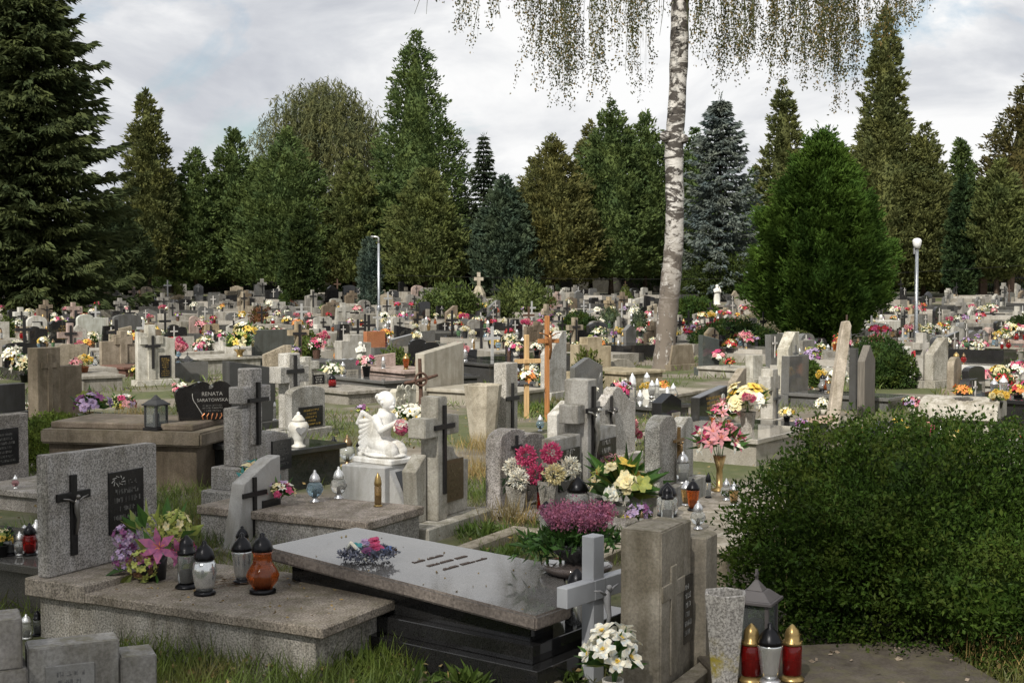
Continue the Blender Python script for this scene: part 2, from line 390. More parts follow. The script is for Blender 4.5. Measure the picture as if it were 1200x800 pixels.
def flowers(spec, loc, R_=.2, pot='pot', poth=.15, potr=None, label=None, parts=2, group=None, squash=None, name=None, var=0, hh=None, rz=None):
    """one bouquet or pot; parts: 0 one mesh, 1 pot + leaves + blossoms, 2 every blossom a part"""
    kind, cols, br, n, ln = FSPEC[spec]
    potr = potr or R_ * .45
    zc = poth + (hh or R_ * .85) * .45
    rz = random.random() * 6 if rz is None else rz
    name = name or ('potted_flowers' if pot in ('pot', 'clay', 'bowl') else 'flower_bouquet')
    key = (spec, round(R_, 2), round(poth, 2), pot, parts, var, hh)
    sh = None
    if parts == 0:
        if key not in FCACHE:
            bl, lf = flower_mesh(kind, cols, R_, n, br * R_, zc, ln, hh)
            m = MB(); m.cards = bl.cards + [(v, LI + k) for v, k in lf.cards]
            if pot: m.lathe([(potr * .7, 0), (potr, poth), (potr * .8, poth)], 10, LI + 2)
            FCACHE[key] = m.data('bouquet', PETM + [PLAST if pot in ('pot', None) else MARB if pot != 'clay' else RUST])
        return thing(name, label, 'flowers', loc, rz, group, FCACHE[key], POTCOL.get(pot, (.3, .3, .3)))
    t = thing(name, label, 'flowers', loc, rz, group)
    if pot: part({'pot': 'pot', 'clay': 'pot', 'bowl': 'bowl'}.get(pot, 'vase'), pot_mesh(pot, poth, potr), t, POTCOL[pot])
    if parts == 1:
        if key not in FCACHE:
            bl, lf = flower_mesh(kind, cols, R_, n, br * R_, zc, ln, hh)
            FCACHE[key] = (bl.data('blossoms', PALL), lf.data('leaves', [LEAF, LEAFP]))
        part('blossoms', FCACHE[key][0], t); part('leaves', FCACHE[key][1], t)
    else:
        hh = hh or R_ * .85
        p, d = dome(n, R_, hh)
        for i in range(len(p)):
            b = MB(); kd = kind if isinstance(kind, str) else kind[i % len(kind)]
            bloom(b, (0, 0, 0), d[i] + [0, 0, .25], br * R_ * (.85 + .35 * rng.random()), kd, PIDX[cols[i % len(cols)]])
            part('blossom', b.data('blossom', PALL), t, loc=tuple(p[i] + [0, 0, zc]))
        _, lf = flower_mesh(kind, cols, R_, 1, br * R_, zc, ln, hh)
        part('leaves', lf.data('leaves', [LEAF, LEAFP]), t)
    return t
# ------------------------------------------------------------------ grave lanterns
LK = dict(
    jar=([(.2, 0), (.2, .05), (.15, .08)], [(.15, .08), (.19, .2), (.225, .42), (.2, .58), (.16, .64)], [(.18, .64), (.19, .68), (.175, .75), (.14, .83), (.09, .89), (.045, .92), (.05, .96), (.01, 1)]),
    cyl=([(.22, 0), (.22, .03), (.19, .06), (.14, .1)], [(.15, .1), (.17, .12), (.17, .6), (.15, .64)], [(.175, .64), (.175, .69), (.135, .71), (.135, .82), (.11, .9), (.06, .95), (.045, .97), (.01, 1)]),
    onion=([(.16, 0), (.16, .04), (.07, .1), (.07, .13)], [(.07, .13), (.2, .24), (.27, .4), (.22, .56), (.14, .63)], [(.16, .63), (.17, .66), (.16, .74), (.12, .83), (.06, .9), (.04, .93), (.045, .97), (.01, 1)]),
    cup=([(.16, 0), (.18, .05), (.12, .08)], [(.12, .08), (.15, .2), (.2, .56), (.21, .62), (.2, .65)], [(.215, .65), (.2, .71), (.16, .79), (.1, .87), (.045, .91), (.045, .97), (.01, 1)]),
    tall=([(.13, 0), (.13, .04), (.1, .06)], [(.1, .06), (.105, .1), (.105, .58), (.09, .62)], [(.11, .62), (.11, .7), (.08, .86), (.03, .95), (.01, 1)]),
    big=([(.3, 0), (.3, .05), (.26, .07)], [(.26, .07), (.31, .2), (.31, .5), (.22, .6)], [(.27, .6), (.27, .67), (.2, .82), (.08, .93), (.05, .96), (.01, 1)]),
    gourd=([(.22, 0), (.22, .06), (.16, .09)], [(.16, .09), (.25, .2), (.275, .3), (.23, .4), (.16, .5), (.15, .64), (.18, .69)], [(.17, .69), (.175, .73), (.16, .8), (.12, .87), (.06, .92), (.04, .94), (.045, .98), (.01, 1)]),
)
LCOL = dict(clear=(.88, .9, .88), red=(.45, .012, .012), orange=(.62, .14, .03), white=(.85, .84, .8), amber=(.6, .38, .16), mirror=(.62, .63, .63), smoke=(.4, .41, .41), green=(.2, .4, .2), pink=(.75, .4, .42), blue=(.35, .5, .6))
CCOL = dict(black=(.018, .018, .02), silver=(.55, .55, .56), gold=(.36, .25, .10), white=(.8, .8, .78), bronze=(.16, .11, .06))
CAPF = {k: flat_mat('cap_' + k, c, .4, .6 if k in ('silver', 'gold', 'bronze') else 0, var=.2) for k, c in CCOL.items()}
LCACHE = {}
def lantern(kind, loc, h, glass='clear', cap='black', base=None, label=None, parts=True, group=None):
    base = base or cap
    t = None
    bp, gp, cp = LK[kind]
    hq = round(h, 2)
    if not parts:
        key = (kind, hq, cap, 0)
        if key not in LCACHE:
            m = MB(); s = lambda p: [(a * hq, b * hq) for a, b in p]
            m.lathe(s(gp), 10, 0); m.lathe(s(cp), 10, 1); m.lathe(s(bp), 10, 1)
            LCACHE[key] = m.data('lantern', [GLASS, CAPF[cap]], smooth=True)
        return thing('grave_lantern', label, 'grave lantern', loc, 0, group, LCACHE[key], LCOL[glass])
    key = (kind, round(h, 3), 1)
    if key not in LCACHE:
        r = []
        for nm, p, mt in (('glass', gp, GLASS), ('cap', cp, CAPM), ('base', bp, CAPM)):
            m = MB().lathe([(a * h, b * h) for a, b in p], 20)
            if nm == 'cap':
                for k in range(8):
                    a = k * math.pi / 4; m.ball((cp[1][0] * h * .98 * math.cos(a), cp[1][0] * h * .98 * math.sin(a), cp[1][1] * h), .012 * h, seg=6, ring=4)
            r.append((nm, m.data(nm, mt, smooth=True)))
        wx = MB().lathe([(gp[0][0] * h * .6, gp[0][1] * h), (gp[0][0] * h * .62, (gp[0][1] + .25) * h), (.002, (gp[0][1] + .27) * h)], 12)
        r.append(('candle', wx.data('candle', MARB, smooth=True)))
        LCACHE[key] = r
    t = thing('grave_lantern', label, 'grave lantern', loc, random.random() * 6, group)
    for nm, me in LCACHE[key]:
        if nm == 'glass' and glass == 'mirror': me = me.copy(); me.materials[0] = CHROME
        part(nm, me, t, LCOL[glass] if nm == 'glass' else CCOL[cap] if nm == 'cap' else CCOL[base] if nm == 'base' else (.7, .66, .58))
    return t
def house_lantern(loc, h, w, label, col=(.02, .02, .02), rz=ROW, candle=True, cross=True):
    t = thing('lantern_house', label, 'grave lantern', loc, rz); s = w / 2
    m = MB().box(-s * 1.15, s * 1.15, -s * 1.15, s * 1.15, 0, h * .07).box(-s, s, -s, s, h * .07, h * .1); part('base', m.data('base', IRON, bevel=.003), t)
    for a in (-1, 1):
        for b in (-1, 1): part('post', MB().box(a * s * .9 - .01, a * s * .9 + .01, b * s * .9 - .01, b * s * .9 + .01, h * .1, h * .62).data('post', PAINT), t, col)
    for k in range(4):
        g = MB().box(-s * .86, s * .86, -.002, .002, h * .1, h * .62)
        part('pane', g.data('pane', PANE), t, loc=(s * .9 * math.sin(k * math.pi / 2), s * .9 * math.cos(k * math.pi / 2), 0), rot=(0, 0, -k * math.pi / 2))
    m = MB().box(-s * 1.25, s * 1.25, -s * 1.25, s * 1.25, h * .62, h * .66).box(-s * 1.15, s * 1.15, -s * 1.15, s * 1.15, h * .66, h * .76, tx=s * .55, ty=s * .55).box(-s * .5, s * .5, -s * .5, s * .5, h * .76, h * .88, tx=s * .42, ty=s * .42)
    part('roof', m.data('roof', PAINT, bevel=.003), t, col)
    if cross: part('finial', MB().box(-.007, .007, -.007, .007, h * .86, h).box(-.025, .025, -.006, .006, h * .93, h * .955).data('finial', PAINT), t, col)
    if candle: part('candle', MB().lathe([(s * .4, h * .1), (s * .4, h * .4), (.003, h * .42)], 14).data('candle', MARB, smooth=True), t, (.85, .84, .8))
    return t
# ------------------------------------------------------------------ graves
def arc(cx, cz, rx, rz_, a0, a1, n=10):
    return [(cx + rx * math.cos(a0 + (a1 - a0) * i / n), cz + rz_ * math.sin(a0 + (a1 - a0) * i / n)) for i in range(n + 1)]
def profile(shape, w, h):
    """outline of a headstone in x,z"""
    a = w / 2
    if shape == 'slantL': return [(-a, 0), (a, 0), (a, h * .84), (-a, h)]
    if shape == 'slantR': return [(-a, 0), (a, 0), (a, h), (-a, h * .8)]
    if shape == 'steepR': return [(-a, 0), (a, 0), (a, h), (a * .55, h), (-a, h * .62)]
    if shape == 'blade': return [(-a, 0), (a, 0), (a * .9, h), (a * .2, h), (-a, h * .72)]
    if shape == 'round': return [(-a, 0), (a, 0)] + arc(0, h - a * .6, a, a * .6, 0, math.pi, 14)
    if shape == 'arch': return [(-a, 0), (a, 0)] + arc(0, h - a * .25, a, a * .25, 0, math.pi, 12)
    if shape == 'gable': return [(-a, 0), (a, 0), (a, h * .78), (0, h), (-a, h * .78)]
    if shape == 'should': return [(-a, 0), (a, 0), (a, h * .7)] + arc(a, h, a * .55, h * .3, -math.pi / 2, -math.pi, 8) + arc(-a, h, a * .55, h * .3, 0, -math.pi / 2, 8)
    if shape == 'wave': return [(-a, 0), (a, 0), (a, h * .8)] + arc(a * .45, h * .8, a * .55, h * .1, 0, math.pi * .8, 8) + arc(-a * .4, h * .84, a * .6, h * .16, .5, math.pi, 9)
    if shape == 'ogee': return [(-a, 0), (a, 0), (a, h * .74), (a * .7, h * .78), (a * .4, h * .9)] + arc(0, h * .88, a * .32, h * .12, .2, math.pi - .2, 7) + [(-a * .4, h * .9), (-a * .7, h * .78), (-a, h * .74)]
    if shape == 'step': return [(-a, 0), (a, 0), (a, h * .72), (a * .45, h * .72), (a * .45, h), (-a * .45, h), (-a * .45, h * .8), (-a, h * .8)]
    if shape == 'trap': return [(-a, 0), (a, 0), (a * .78, h), (-a * .78, h)]
    if shape == 'rugged':
        top = [(a * (1 - 2 * i / 9), h * (.93 + .07 * random.random()) - (.08 * h if i in (0, 9) else 0)) for i in range(10)]
        return [(-a, 0), (a, 0), (a * .97, h * .5)] + top + [(-a * .97, h * .45)]
    return [(-a, 0), (a, 0), (a, h), (-a, h)]
LETC = {}
def letters(w, h, rows, mat, left=False, depth=.0015):
    """rows of worn, unreadable lettering strokes"""
    m = MB(); rh = h / rows
    for r in range(rows):
        lw = w * random.uniform(.5, .95); x = -w / 2 if left else -lw / 2; e = x + lw; z = h - (r + .75) * rh
        ch = rh * (.55 if r not in (1, 2) else .62)
        while x < e:
            cw = ch * random.uniform(.35, .6)
            if random.random() > .12:
                q = random.random()
                if q < .5: m.box(x, x + cw * .22, -depth, 0, z, z + ch)
                if q > .3: m.box(x, x + cw * .75, -depth, 0, z + ch * random.choice((0, .4, .82)), z + ch * .18 + ch * random.choice((0, .4, .8)))
                if q > .7: m.box(x + cw * .55, x + cw * .75, -depth, 0, z, z + ch)
            x += cw
    return m.data('lettering', mat)
def text_mesh(lines, mat, width, depth=.002):
    """real words: (text, size, z) lines centred on x, facing -y"""
    m = MB()
    for txt, size, x, z in lines:
        cu = bpy.data.curves.new('t', 'FONT'); cu.body = txt; cu.size = size; cu.align_x = 'CENTER'; cu.extrude = depth / 2; cu.resolution_u = 3
        o = bpy.data.objects.new('t', cu); COL.objects.link(o)
        dg = bpy.context.evaluated_depsgraph_get(); me = bpy.data.meshes.new_from_object(o.evaluated_get(dg))
        vs = [(v.co.x + x, -v.co.z - depth, v.co.y + z) for v in me.vertices]
        m.add(vs, [tuple(p.vertices) for p in me.polygons])
        bpy.data.objects.remove(o); bpy.data.curves.remove(cu); bpy.data.meshes.remove(me)
    return m.data('lettering', mat)
def cross_mb(h, w, t, y0, y1, zb, x=0, arm=.68):
    """flat latin cross outline"""
    a = t / 2; za = zb + h * arm
    return MB().prism([(x - a, zb), (x + a, zb), (x + a, za - a), (x + w / 2, za - a), (x + w / 2, za + a), (x + a, za + a), (x + a, zb + h), (x - a, zb + h), (x - a, za + a), (x - w / 2, za + a), (x - w / 2, za - a), (x - a, za - a)], y0, y1)
def corpus_mb(h, zb, y, x=0, arm=.68):
    """small figure of Christ"""
    za = zb + h * arm; m = MB(); s = h * .5
    m.tube([(x, y, za - s * .95), (x + s * .03, y - s * .06, za - s * .55), (x, y - s * .03, za - s * .33), (x, y - s * .02, za - s * .1), (x, y - s * .04, za + s * .02)], [s * .035, s * .05, s * .075, s * .085, s * .03], 8)
    for e in (-1, 1): m.tube([(x + e * s * .06, y - s * .02, za - s * .08), (x + e * s * .25, y - s * .01, za + s * .02), (x + e * s * .44, y, za + s * .06)], [s * .035, s * .026, s * .018], 6)
    m.ball((x, y - s * .08, za + s * .07), s * .065)
    return m
BEV = .008
def grave(p, label, shape='rect', h=.8, w=.8, t=.14, col=(.36, .34, .32), mat=None, cross=None, plaque=None, slab=None, plinth=.12, rz=ROW, corpus=False, lean=0.0, name='gravestone', group=None, cat='grave',
          slabcol=None, slabmat=None, text=None, stonecross=None, detail=2, bev=BEV, pillars=None):
    """a grave: headstone on a plinth, with what is fixed to it; origin under the middle of the headstone's face, -y is its front.
    cross=(x, z, height, colour); plaque=(x, z, w, h, colour); slab=(length, width, height)"""
    mat = mat or STONE
    g = thing(name, label, cat, p, rz, group)
    plt = plinth
    if slab:
        L, W, H = slab; sc = slabcol or col; sm = slabmat or mat
        if detail:
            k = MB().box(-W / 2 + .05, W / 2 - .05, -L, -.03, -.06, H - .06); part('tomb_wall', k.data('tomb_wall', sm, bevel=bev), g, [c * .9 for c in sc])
            part('slab', MB().box(-W / 2, W / 2, -L - .04, -.02, H - .06, H).data('slab', sm, bevel=bev), g, sc)
        else:
            part('slab', MB().box(-W / 2, W / 2, -L, -.02, -.06, H).data('slab', sm), g, sc)
        plt = max(plinth, H * .8)
    if plt: part('plinth', MB().box(-w / 2 - .06, w / 2 + .06, -.015 if slab else -.08, t + .08, -.06, plt).data('plinth', mat, bevel=bev if detail else 0), g, col)
    hs = MB().prism(profile(shape, w, h - plt), 0, t) if shape != 'none' else None
    if hs is not None: part('headstone', hs.data('headstone', mat, bevel=bev if detail else 0), g, col, loc=(0, 0, plt), rot=(lean, 0, 0))
    if stonecross:      # (x, height from ground, arm span, thickness, extra depth)
        x, H, A, T, dep = stonecross
        part('stone_cross', cross_mb(H - plt, A, T, -dep, t + dep, plt, x, .72).data('stone_cross', mat, bevel=bev if detail else 0), g, col)
    y = -.004 - (stonecross[4] if stonecross else 0)
    if cross:
        x, z, ch, cc = cross
        c = part('cross', cross_mb(ch, ch * .5, ch * .085, y - .018, y + .002, z, x).data('cross', PAINT, bevel=.002 if detail > 1 else 0), g, cc)
        if corpus: part('corpus', corpus_mb(ch, z, y - .025, x).data('corpus', CAPM, smooth=True), c, (.2, .19, .18))
    if plaque:
        x, z, pw, ph, pc = plaque
        q = part('plaque', MB().box(x - pw / 2, x + pw / 2, -.016, .003, z, z + ph).data('plaque', PLAQ if sum(pc) < .12 else MARB, bevel=.002 if detail > 1 else 0), g, pc)
        if detail: part('lettering', letters(pw * .8, ph * .85, max(3, int(ph / .05)), GOLD if random.random() < .3 else DIM if random.random() < .5 else PALE), q, loc=(x, -.017, z + ph * .05))
    if text: part('lettering', letters(w * .6, h * .5, 5, GOLD if text == 'gold' else PALE), g, loc=(0, -.003, h * .35))
    return g
# ------------------------------------------------------------------ trees
def tree_at(px, Y, py_top):
    b = AT(px, 340, Y); z = terrain(b.x, Y)
    return Vector((b.x, Y, z)), AT(px, py_top, Y).z - z
def lumps(phi, t, k):
    return (np.sin(phi * 3 + k * 1.7 + t * 9) * .45 + np.sin(phi * 5 - t * 17 + k) * .35 + np.sin(t * 31 + phi * 2 + k * 3) * .3)
def trunk_mb(h, r, top=.1, seg=9, wob=.0):
    n = 7; pts = [(math.sin(i * 1.3) * wob, math.cos(i * 1.7) * wob, h * i / (n - 1)) for i in range(n)]
    return MB().tube([(p[0], p[1], p[2] - .2) for p in pts], [r * (1.35 if i == 0 else 1) * (1 - (1 - top) * i / (n - 1)) for i in range(n)], seg)
def thuja(px, Y, py_top, hw, label, col, n=9000, prof=None, clear=.06, mat=None, leaf=(.30, .13), name='thuja_tree', group='conifers along the far side', lump=.10, cat='tree', trunk_r=.16, clump=.3, spiky=.0, ncl=None):
    p, h = tree_at(px, Y, py_top); Rr = hw * Y / F_PX
    prof = prof or [(0, .72), (.06, .93), (.16, 1), (.35, .86), (.6, .56), (.8, .3), (.93, .12), (1, .01)]
    pt, pr = [q[0] for q in prof], [q[1] for q in prof]
    zb = h * clear; H = h - zb; K = rng.random() * 6
    nc = ncl or max(60, n // 26); per = n // nc
    # clump positions by area
    n = int(n * 1.5) if Y > 60 else n; nc = int(nc * 1.25); per = n // nc
    if Y > 60: leaf = (leaf[0] * .85, leaf[1] * .85)
    tt = np.linspace(0, 1, 200); w = np.interp(tt, pt, pr) + .06; cdf = np.cumsum(w) / w.sum()
    t = np.interp(rng.random(nc), cdf, tt); phi = rng.random(nc) * 2 * math.pi
    r = Rr * np.interp(t, pt, pr) * (1 + .07 * np.sin(phi + K * 3) * np.sin(t * 5 + K)) * (1 + lump * lumps(phi, t, K)) * (.79 + .27 * rng.random(nc))
    C = np.stack([r * np.cos(phi), r * np.sin(phi), zb + H * t], 1)
    O = np.stack([np.cos(phi), np.sin(phi), .15 + .75 * rng.random(nc)], 1)
    cs = clump * (Rr * .4 + .25)
    m = MB()
    u = rng.random(nc * per)[:, None] ** .8; On = np.repeat(O / np.linalg.norm(O, axis=1, keepdims=True), per, 0); bl = np.repeat((.30 + .35 * rng.random(nc)) * (Rr * .55 + .25), per)[:, None]
    Pn = np.repeat(C, per, 0) + rng.normal(size=(nc * per, 3)) * cs * (1.05 - .75 * u) * np.array([.55, .55, .45]) + On * (u - .72) * bl
    D = On * 1.1 + rng.normal(size=(nc * per, 3)) * .5 + [0, 0, .2 + spiky]
    m.card(Pn, D, leaf[0] * (.7 + .7 * rng.random(nc * per)), leaf[1] * (.7 + .6 * rng.random(nc * per)), 0, .06)
    core = [(max(.01, Rr * .5 * a), zb + H * b * .94) for b, a in zip(pt, pr)]
    m.lathe(core, 14)
    ni = nc * 6; ti = np.interp(rng.random(ni), cdf, tt); pi = rng.random(ni) * 6.283; ri = Rr * np.interp(ti, pt, pr) * rng.uniform(.5, .85, ni)
    m.card(np.stack([ri * np.cos(pi), ri * np.sin(pi), zb + H * ti], 1), np.stack([np.cos(pi), np.sin(pi), np.full(ni, .5)], 1) + rng.normal(size=(ni, 3)) * .6, leaf[0] * 1.3, leaf[1] * 1.5, 0, .06)
    mat = mat or FOL
    th = thing(name, label, cat, p, 0, group)
    part('crown', m.data('crown', mat), th, col)
    part('trunk', trunk_mb(h * .5, trunk_r).data('trunk', BARK, smooth=True), th, (.11, .085, .065))
    return th
def spruce(px, Y, py_top, hw, label, col, whorl=.45, nb=8, per=34, leaf=(.42, .12), droop=.35, name='spruce_tree', group='conifers along the far side', clear=.03, pw=.85, upturn=.15, trunk_r=.2, fill=1.0):
    p, h = tree_at(px, Y, py_top); Rr = hw * Y / F_PX
    m = MB(); z = h * clear + .4; k = 0
    bp, bd, bl, bw = [], [], [], []
    while z < h * .995:
        t = z / h; Lb = Rr * max(.03, (1 - t) ** pw)
        nbb = max(4, int(nb * (.6 + .4 * (1 - t))))
        for j in range(nbb):
            a = 2 * math.pi * (j + .5 * (k % 2)) / nbb + rng.normal() * .18
            L = Lb * rng.uniform(.55, 1.2); n = max(6, int(per * fill * (.25 + .75 * L / Rr)))
            s = rng.random(n) ** .8
            d = np.array([math.cos(a), math.sin(a), 0]); sd = np.array([-math.sin(a), math.cos(a), 0])
            wid = L * .24 * (1 - s * .75) + .05
            side = rng.uniform(-1, 1, n)
            pos = d * (s * L)[:, None] + sd * (side * wid)[:, None]
            pos[:, 2] += z - droop * L * s ** 1.4 + upturn * L * s ** 4 - np.abs(side) * wid * .35
            dr = d * 1.0 + sd * (side * .9)[:, None] + rng.normal(size=(n, 3)) * .28
            dr[:, 2] -= .25 + .35 * rng.random(n)
            bp.append(pos); bd.append(dr)
        z += whorl * (1 - .45 * t) * rng.uniform(.8, 1.2); k += 1
    bp = np.concatenate(bp); bd = np.concatenate(bd); n = len(bp)
    m.card(bp, bd, leaf[0] * (.6 + .8 * rng.random(n)), leaf[1] * (.7 + .6 * rng.random(n)), 0, .05)
    k = 30; m.card(np.tile([0, 0, h * .97], (k, 1)) + rng.normal(size=(k, 3)) * [.06, .06, .25], rng.normal(size=(k, 3)) * .5 + [0, 0, 1], .3, .07)
    th = thing(name, label, 'tree', p, 0, group)
    part('crown', m.data('crown', FOL), th, col)
    part('trunk', trunk_mb(h * .97, trunk_r, .08).data('trunk', BARK, smooth=True), th, (.09, .07, .055))
    return th
def bush(loc, rx, ry, h, label, col, n=3000, leaf=(.05, .025), name='bush', mat=None, group=None, lump=.14, cat='bush', up=.3, lobes=None, box_=2.0, shoots=0, holes=0):
    m = MB()
    lobes = lobes or [(0, 0, 0, 1.0)]
    tot = sum(q[3] ** 2 for q in lobes)
    for lx, ly, lz, s in lobes:
        nn = int(n * s * s / tot); K = rng.random() * 6
        zz = rng.uniform(-.95, 1, nn); aa = rng.random(nn) * 6.2832; rr_ = np.where(zz > 0, np.sqrt(1 - np.abs(zz) ** box_), 1 - .16 * zz * zz); d = np.stack([np.cos(aa) * rr_, np.sin(aa) * rr_, zz], 1)
        ph = np.arctan2(d[:, 1], d[:, 0])
        fine = np.sin(ph * 13 + d[:, 2] * 7 + K) * np.sin(d[:, 2] * 15 - ph * 4 + K * 2) + .6 * np.sin(ph * 23 - d[:, 2] * 19) * np.sin(d[:, 2] * 31 + K)
        k = (1 + lump * lumps(ph, d[:, 2], K) + .055 * fine) * (.80 + .22 * rng.random(nn) ** .55)
        pos = d * k[:, None] * [rx * s, ry * s, h * s * .52] + [lx * rx, ly * ry, h * .48 * s + lz * h]
        pos[:, 2] = np.maximum(pos[:, 2], .02)
        for _ in range(holes):
            j = rng.integers(len(pos)); keep = np.linalg.norm(pos - pos[j], axis=1) > rng.uniform(.06, .15) * rx; pos, d = pos[keep], d[keep]
        nn = len(pos)
        m.card(pos, d * .7 + rng.normal(size=(nn, 3)) * .7 + [0, 0, up], leaf[0] * (.5 + 1.1 * rng.random(nn)), leaf[1] * (.6 + .9 * rng.random(nn)), 0, .1)
        prof = [(max(.01, rx * s * .7 * math.sin(math.pi * i / 8)), h * s * (.48 - .43 * math.cos(math.pi * i / 8))) for i in range(9)]
        m.lathe(prof, 16, 0, (lx * rx, ly * ry, lz * h), sq=ry / rx)
    if shoots:
        aa = rng.random(shoots) * 6.283; q = np.sqrt(rng.random(shoots)) * .85; c = np.stack([q * rx * np.cos(aa), q * ry * np.sin(aa), h * (.86 + .1 * np.sqrt(1 - q * q))], 1); k = 9
        hh = (.08 + .14 * rng.random(shoots))[:, None] * rng.random((shoots, k)); pos = np.repeat(c, k, 0) + rng.normal(size=(shoots * k, 3)) * .012; pos[:, 2] += hh.ravel() + .02
        m.card(pos, rng.normal(size=pos.shape) + [0, 0, .7], leaf[0], leaf[1], 0, .1)
    return thing(name, label, cat, loc, 0, group, m.data(name, mat or BOX), col)
def strands(m, tops, lens, per, leaf, seg_twig=None, sway=.12, mats=(0,), scat=.075):
    """hanging twigs: leaves strung along downward lines"""
    Ps, Ds, Ms = [], [], []
    for (a, L) in zip(tops, lens):
        n = max(4, int(per * L)); s = np.sort(rng.random(n))
        sx, sy = rng.normal(size=2) * sway
        x = a[0] + sx * s ** 2 * L + np.sin(s * 6 + a[0] * 9) * .05; y = a[1] + sy * s ** 2 * L; z = a[2] - L * s
        pos = np.stack([x, y, z], 1) + rng.normal(size=(n, 3)) * scat
        Ps.append(pos); Ds.append(rng.normal(size=(n, 3)) * .6 + [0, 0, -1.0])
        Ms.append(rng.choice(mats, n))
        if seg_twig: m.tube([(a[0], a[1], a[2]), (a[0] + sx * .25 * L, a[1] + sy * .25 * L, a[2] - L * .5), (a[0] + sx * L, a[1] + sy * L, a[2] - L)], [.012, .008, .004], 3, seg_twig)
    Ps, Ds, Ms = np.concatenate(Ps), np.concatenate(Ds), np.concatenate(Ms)
    for q in set(mats):
        k = Ms == q; nn = int(k.sum())
        m.card(Ps[k], Ds[k], leaf[0] * (.6 + .8 * rng.random(nn)), leaf[1] * (.7 + .6 * rng.random(nn)), q, .1)
G1, G2, G3 = (.086, .124, .045), (.074, .112, .042), (.108, .132, .047)
OLIVE, BRONZE, DARK, BLUE = (.112, .126, .048), (.122, .124, .047), (.062, .080, .034), (.128, .155, .15)
SLIM = [(0, .65), (.08, .95), (.2, 1.05), (.4, 1), (.62, .82), (.82, .5), (.94, .24), (1, .02)]
FAT = [(0, .85), (.08, 1.06), (.25, 1.12), (.45, 1.04), (.65, .8), (.82, .46), (.93, .2), (1, .01)]
EGG = [(0, .3), (.05, .6), (.1, .78), (.24, 1), (.43, .92), (.63, .72), (.8, .44), (.9, .22), (.96, .08), (1, .005)]
spruce(38, 62, -45, 122, 'huge dark drooping spruce rising out of the picture at the far left', DARK, .44, 11, 150, (.48, .15), .5, clear=.0, pw=.36, upturn=.36, trunk_r=.32, fill=1.3)
spruce(-70, 70, -20, 110, 'second dark spruce standing behind the huge spruce, cut by the left edge', DARK, .5, 9, 110, (.5, .18), .35, pw=.55)
thuja(175, 84, 106, 33, 'slim olive thuja with pointed top right of the huge dark spruce', OLIVE, 9000, SLIM, .09, FOLB)
thuja(230, 86, 173, 34, 'short bushy green thuja between the slim olive thuja and two taller ones', G1, 8000, FAT, .1)
thuja(274, 87, 150, 36, 'pointed green thuja left of the broad multi-topped thuja', G1, 8000, FAT, .1)
thuja(338, 84, 152, 52, 'broad green thuja standing in front of the weeping birch', G1, 12000, FAT, .09, lump=.16)
thuja(306, 86, 185, 36, 'lower rounded green thuja squeezed left of the broad green thuja', G1, 7000, FAT, .1)
thuja(353, 70, 242, 21, 'small dark columnar thuja in front of the broad green thuja', (.045, .068, .024), 5000, SLIM, .02)
thuja(415, 84, 186, 40, 'olive green thuja below the right side of the weeping birch', G3, 9000, FAT, .1, FOLB)
thuja(488, 88, 38, 56, 'tallest dark green thuja with a narrow spire, left of centre', G1, 16000, [(0, .85), (.06, 1.05), (.2, 1.12), (.4, 1.08), (.55, .85), (.66, .6), (.78, .46), (.9, .27), (.97, .09), (1, .01)], .07, lump=.13)
thuja(499, 80, 196, 43, 'olive thuja with a visible stem in front of the tallest thuja', G3, 9000, FAT, .12, FOLB, lump=.15)
thuja(457, 84, 205, 34, 'green thuja filling the gap left of the tallest thuja', G1, 7000, FAT, .1)
spruce(567, 84, 160, 34, 'slim blackish spruce with open level branches', (.036, .050, .03), .42, 9, 60, (.34, .12), .18, pw=.7)
thuja(591, 80, 206, 34, 'blue green conical cypress right of the slim blackish spruce', (.068, .098, .066), 8000, FAT, .05)
thuja(648, 82, 160, 48, 'broad bronzed thuja left of two tall green thujas', BRONZE, 12000, FAT, .1, FOLB, lump=.17)
thuja(692, 88, 142, 30, 'bronzed thuja spire half hidden behind the green thujas left of the birch', BRONZE, 7000, SLIM, .1, FOLB)
thuja(716, 84, 116, 42, 'tall green thuja, the left one of the pair beside the birch trunk', G1, 11000, FAT, .1, lump=.14)
thuja(756, 86, 130, 42, 'tall green thuja, the right one of the pair beside the birch trunk', G1, 11000, FAT, .1, lump=.14)
spruce(843, 76, 116, 62, 'large grey blue spruce right of the birch trunk', BLUE, .42, 12, 120, (.30, .13), .14, clear=.02, pw=.55, upturn=.22)
thuja(812, 86, 150, 30, 'green thuja mostly hidden between birch trunk and blue spruce', G2, 7000, FAT, .1)
thuja(916, 88, 92, 28, 'slim pale olive thuja behind the bright green thuja', OLIVE, 7000, SLIM, .1, FOLB)
thuja(1034, 82, 8, 30, 'upper spire of the tall olive bronze thuja reaching the birch twigs', OLIVE, 9000, SLIM, .2, FOLB, lump=.16)
thuja(1036, 81, 128, 62, 'massive olive bronze thuja behind the bright green thuja', OLIVE, 15000, FAT, .07, FOLB, lump=.18)
thuja(1082, 80, 146, 46, 'olive thuja with a thin tip behind the right lamp post', OLIVE, 10000, [(0, .7), (.06, .93), (.2, 1), (.42, .9), (.62, .66), (.74, .36), (.85, .3), (.95, .15), (1, .01)], .07, FOLB)
thuja(1123, 84, 162, 24, 'green thuja spire rising behind the dark column near the right edge', G1, 6000, SLIM, .1)
thuja(1126, 76, 204, 17, 'narrow dark green column between two olive thujas near the right edge', (.04, .066, .028), 5000, SLIM, .04)
thuja(1168, 76, 188, 42, 'olive thuja on a bare pale stem near the right edge', G3, 9500, EGG, .17, FOLB)
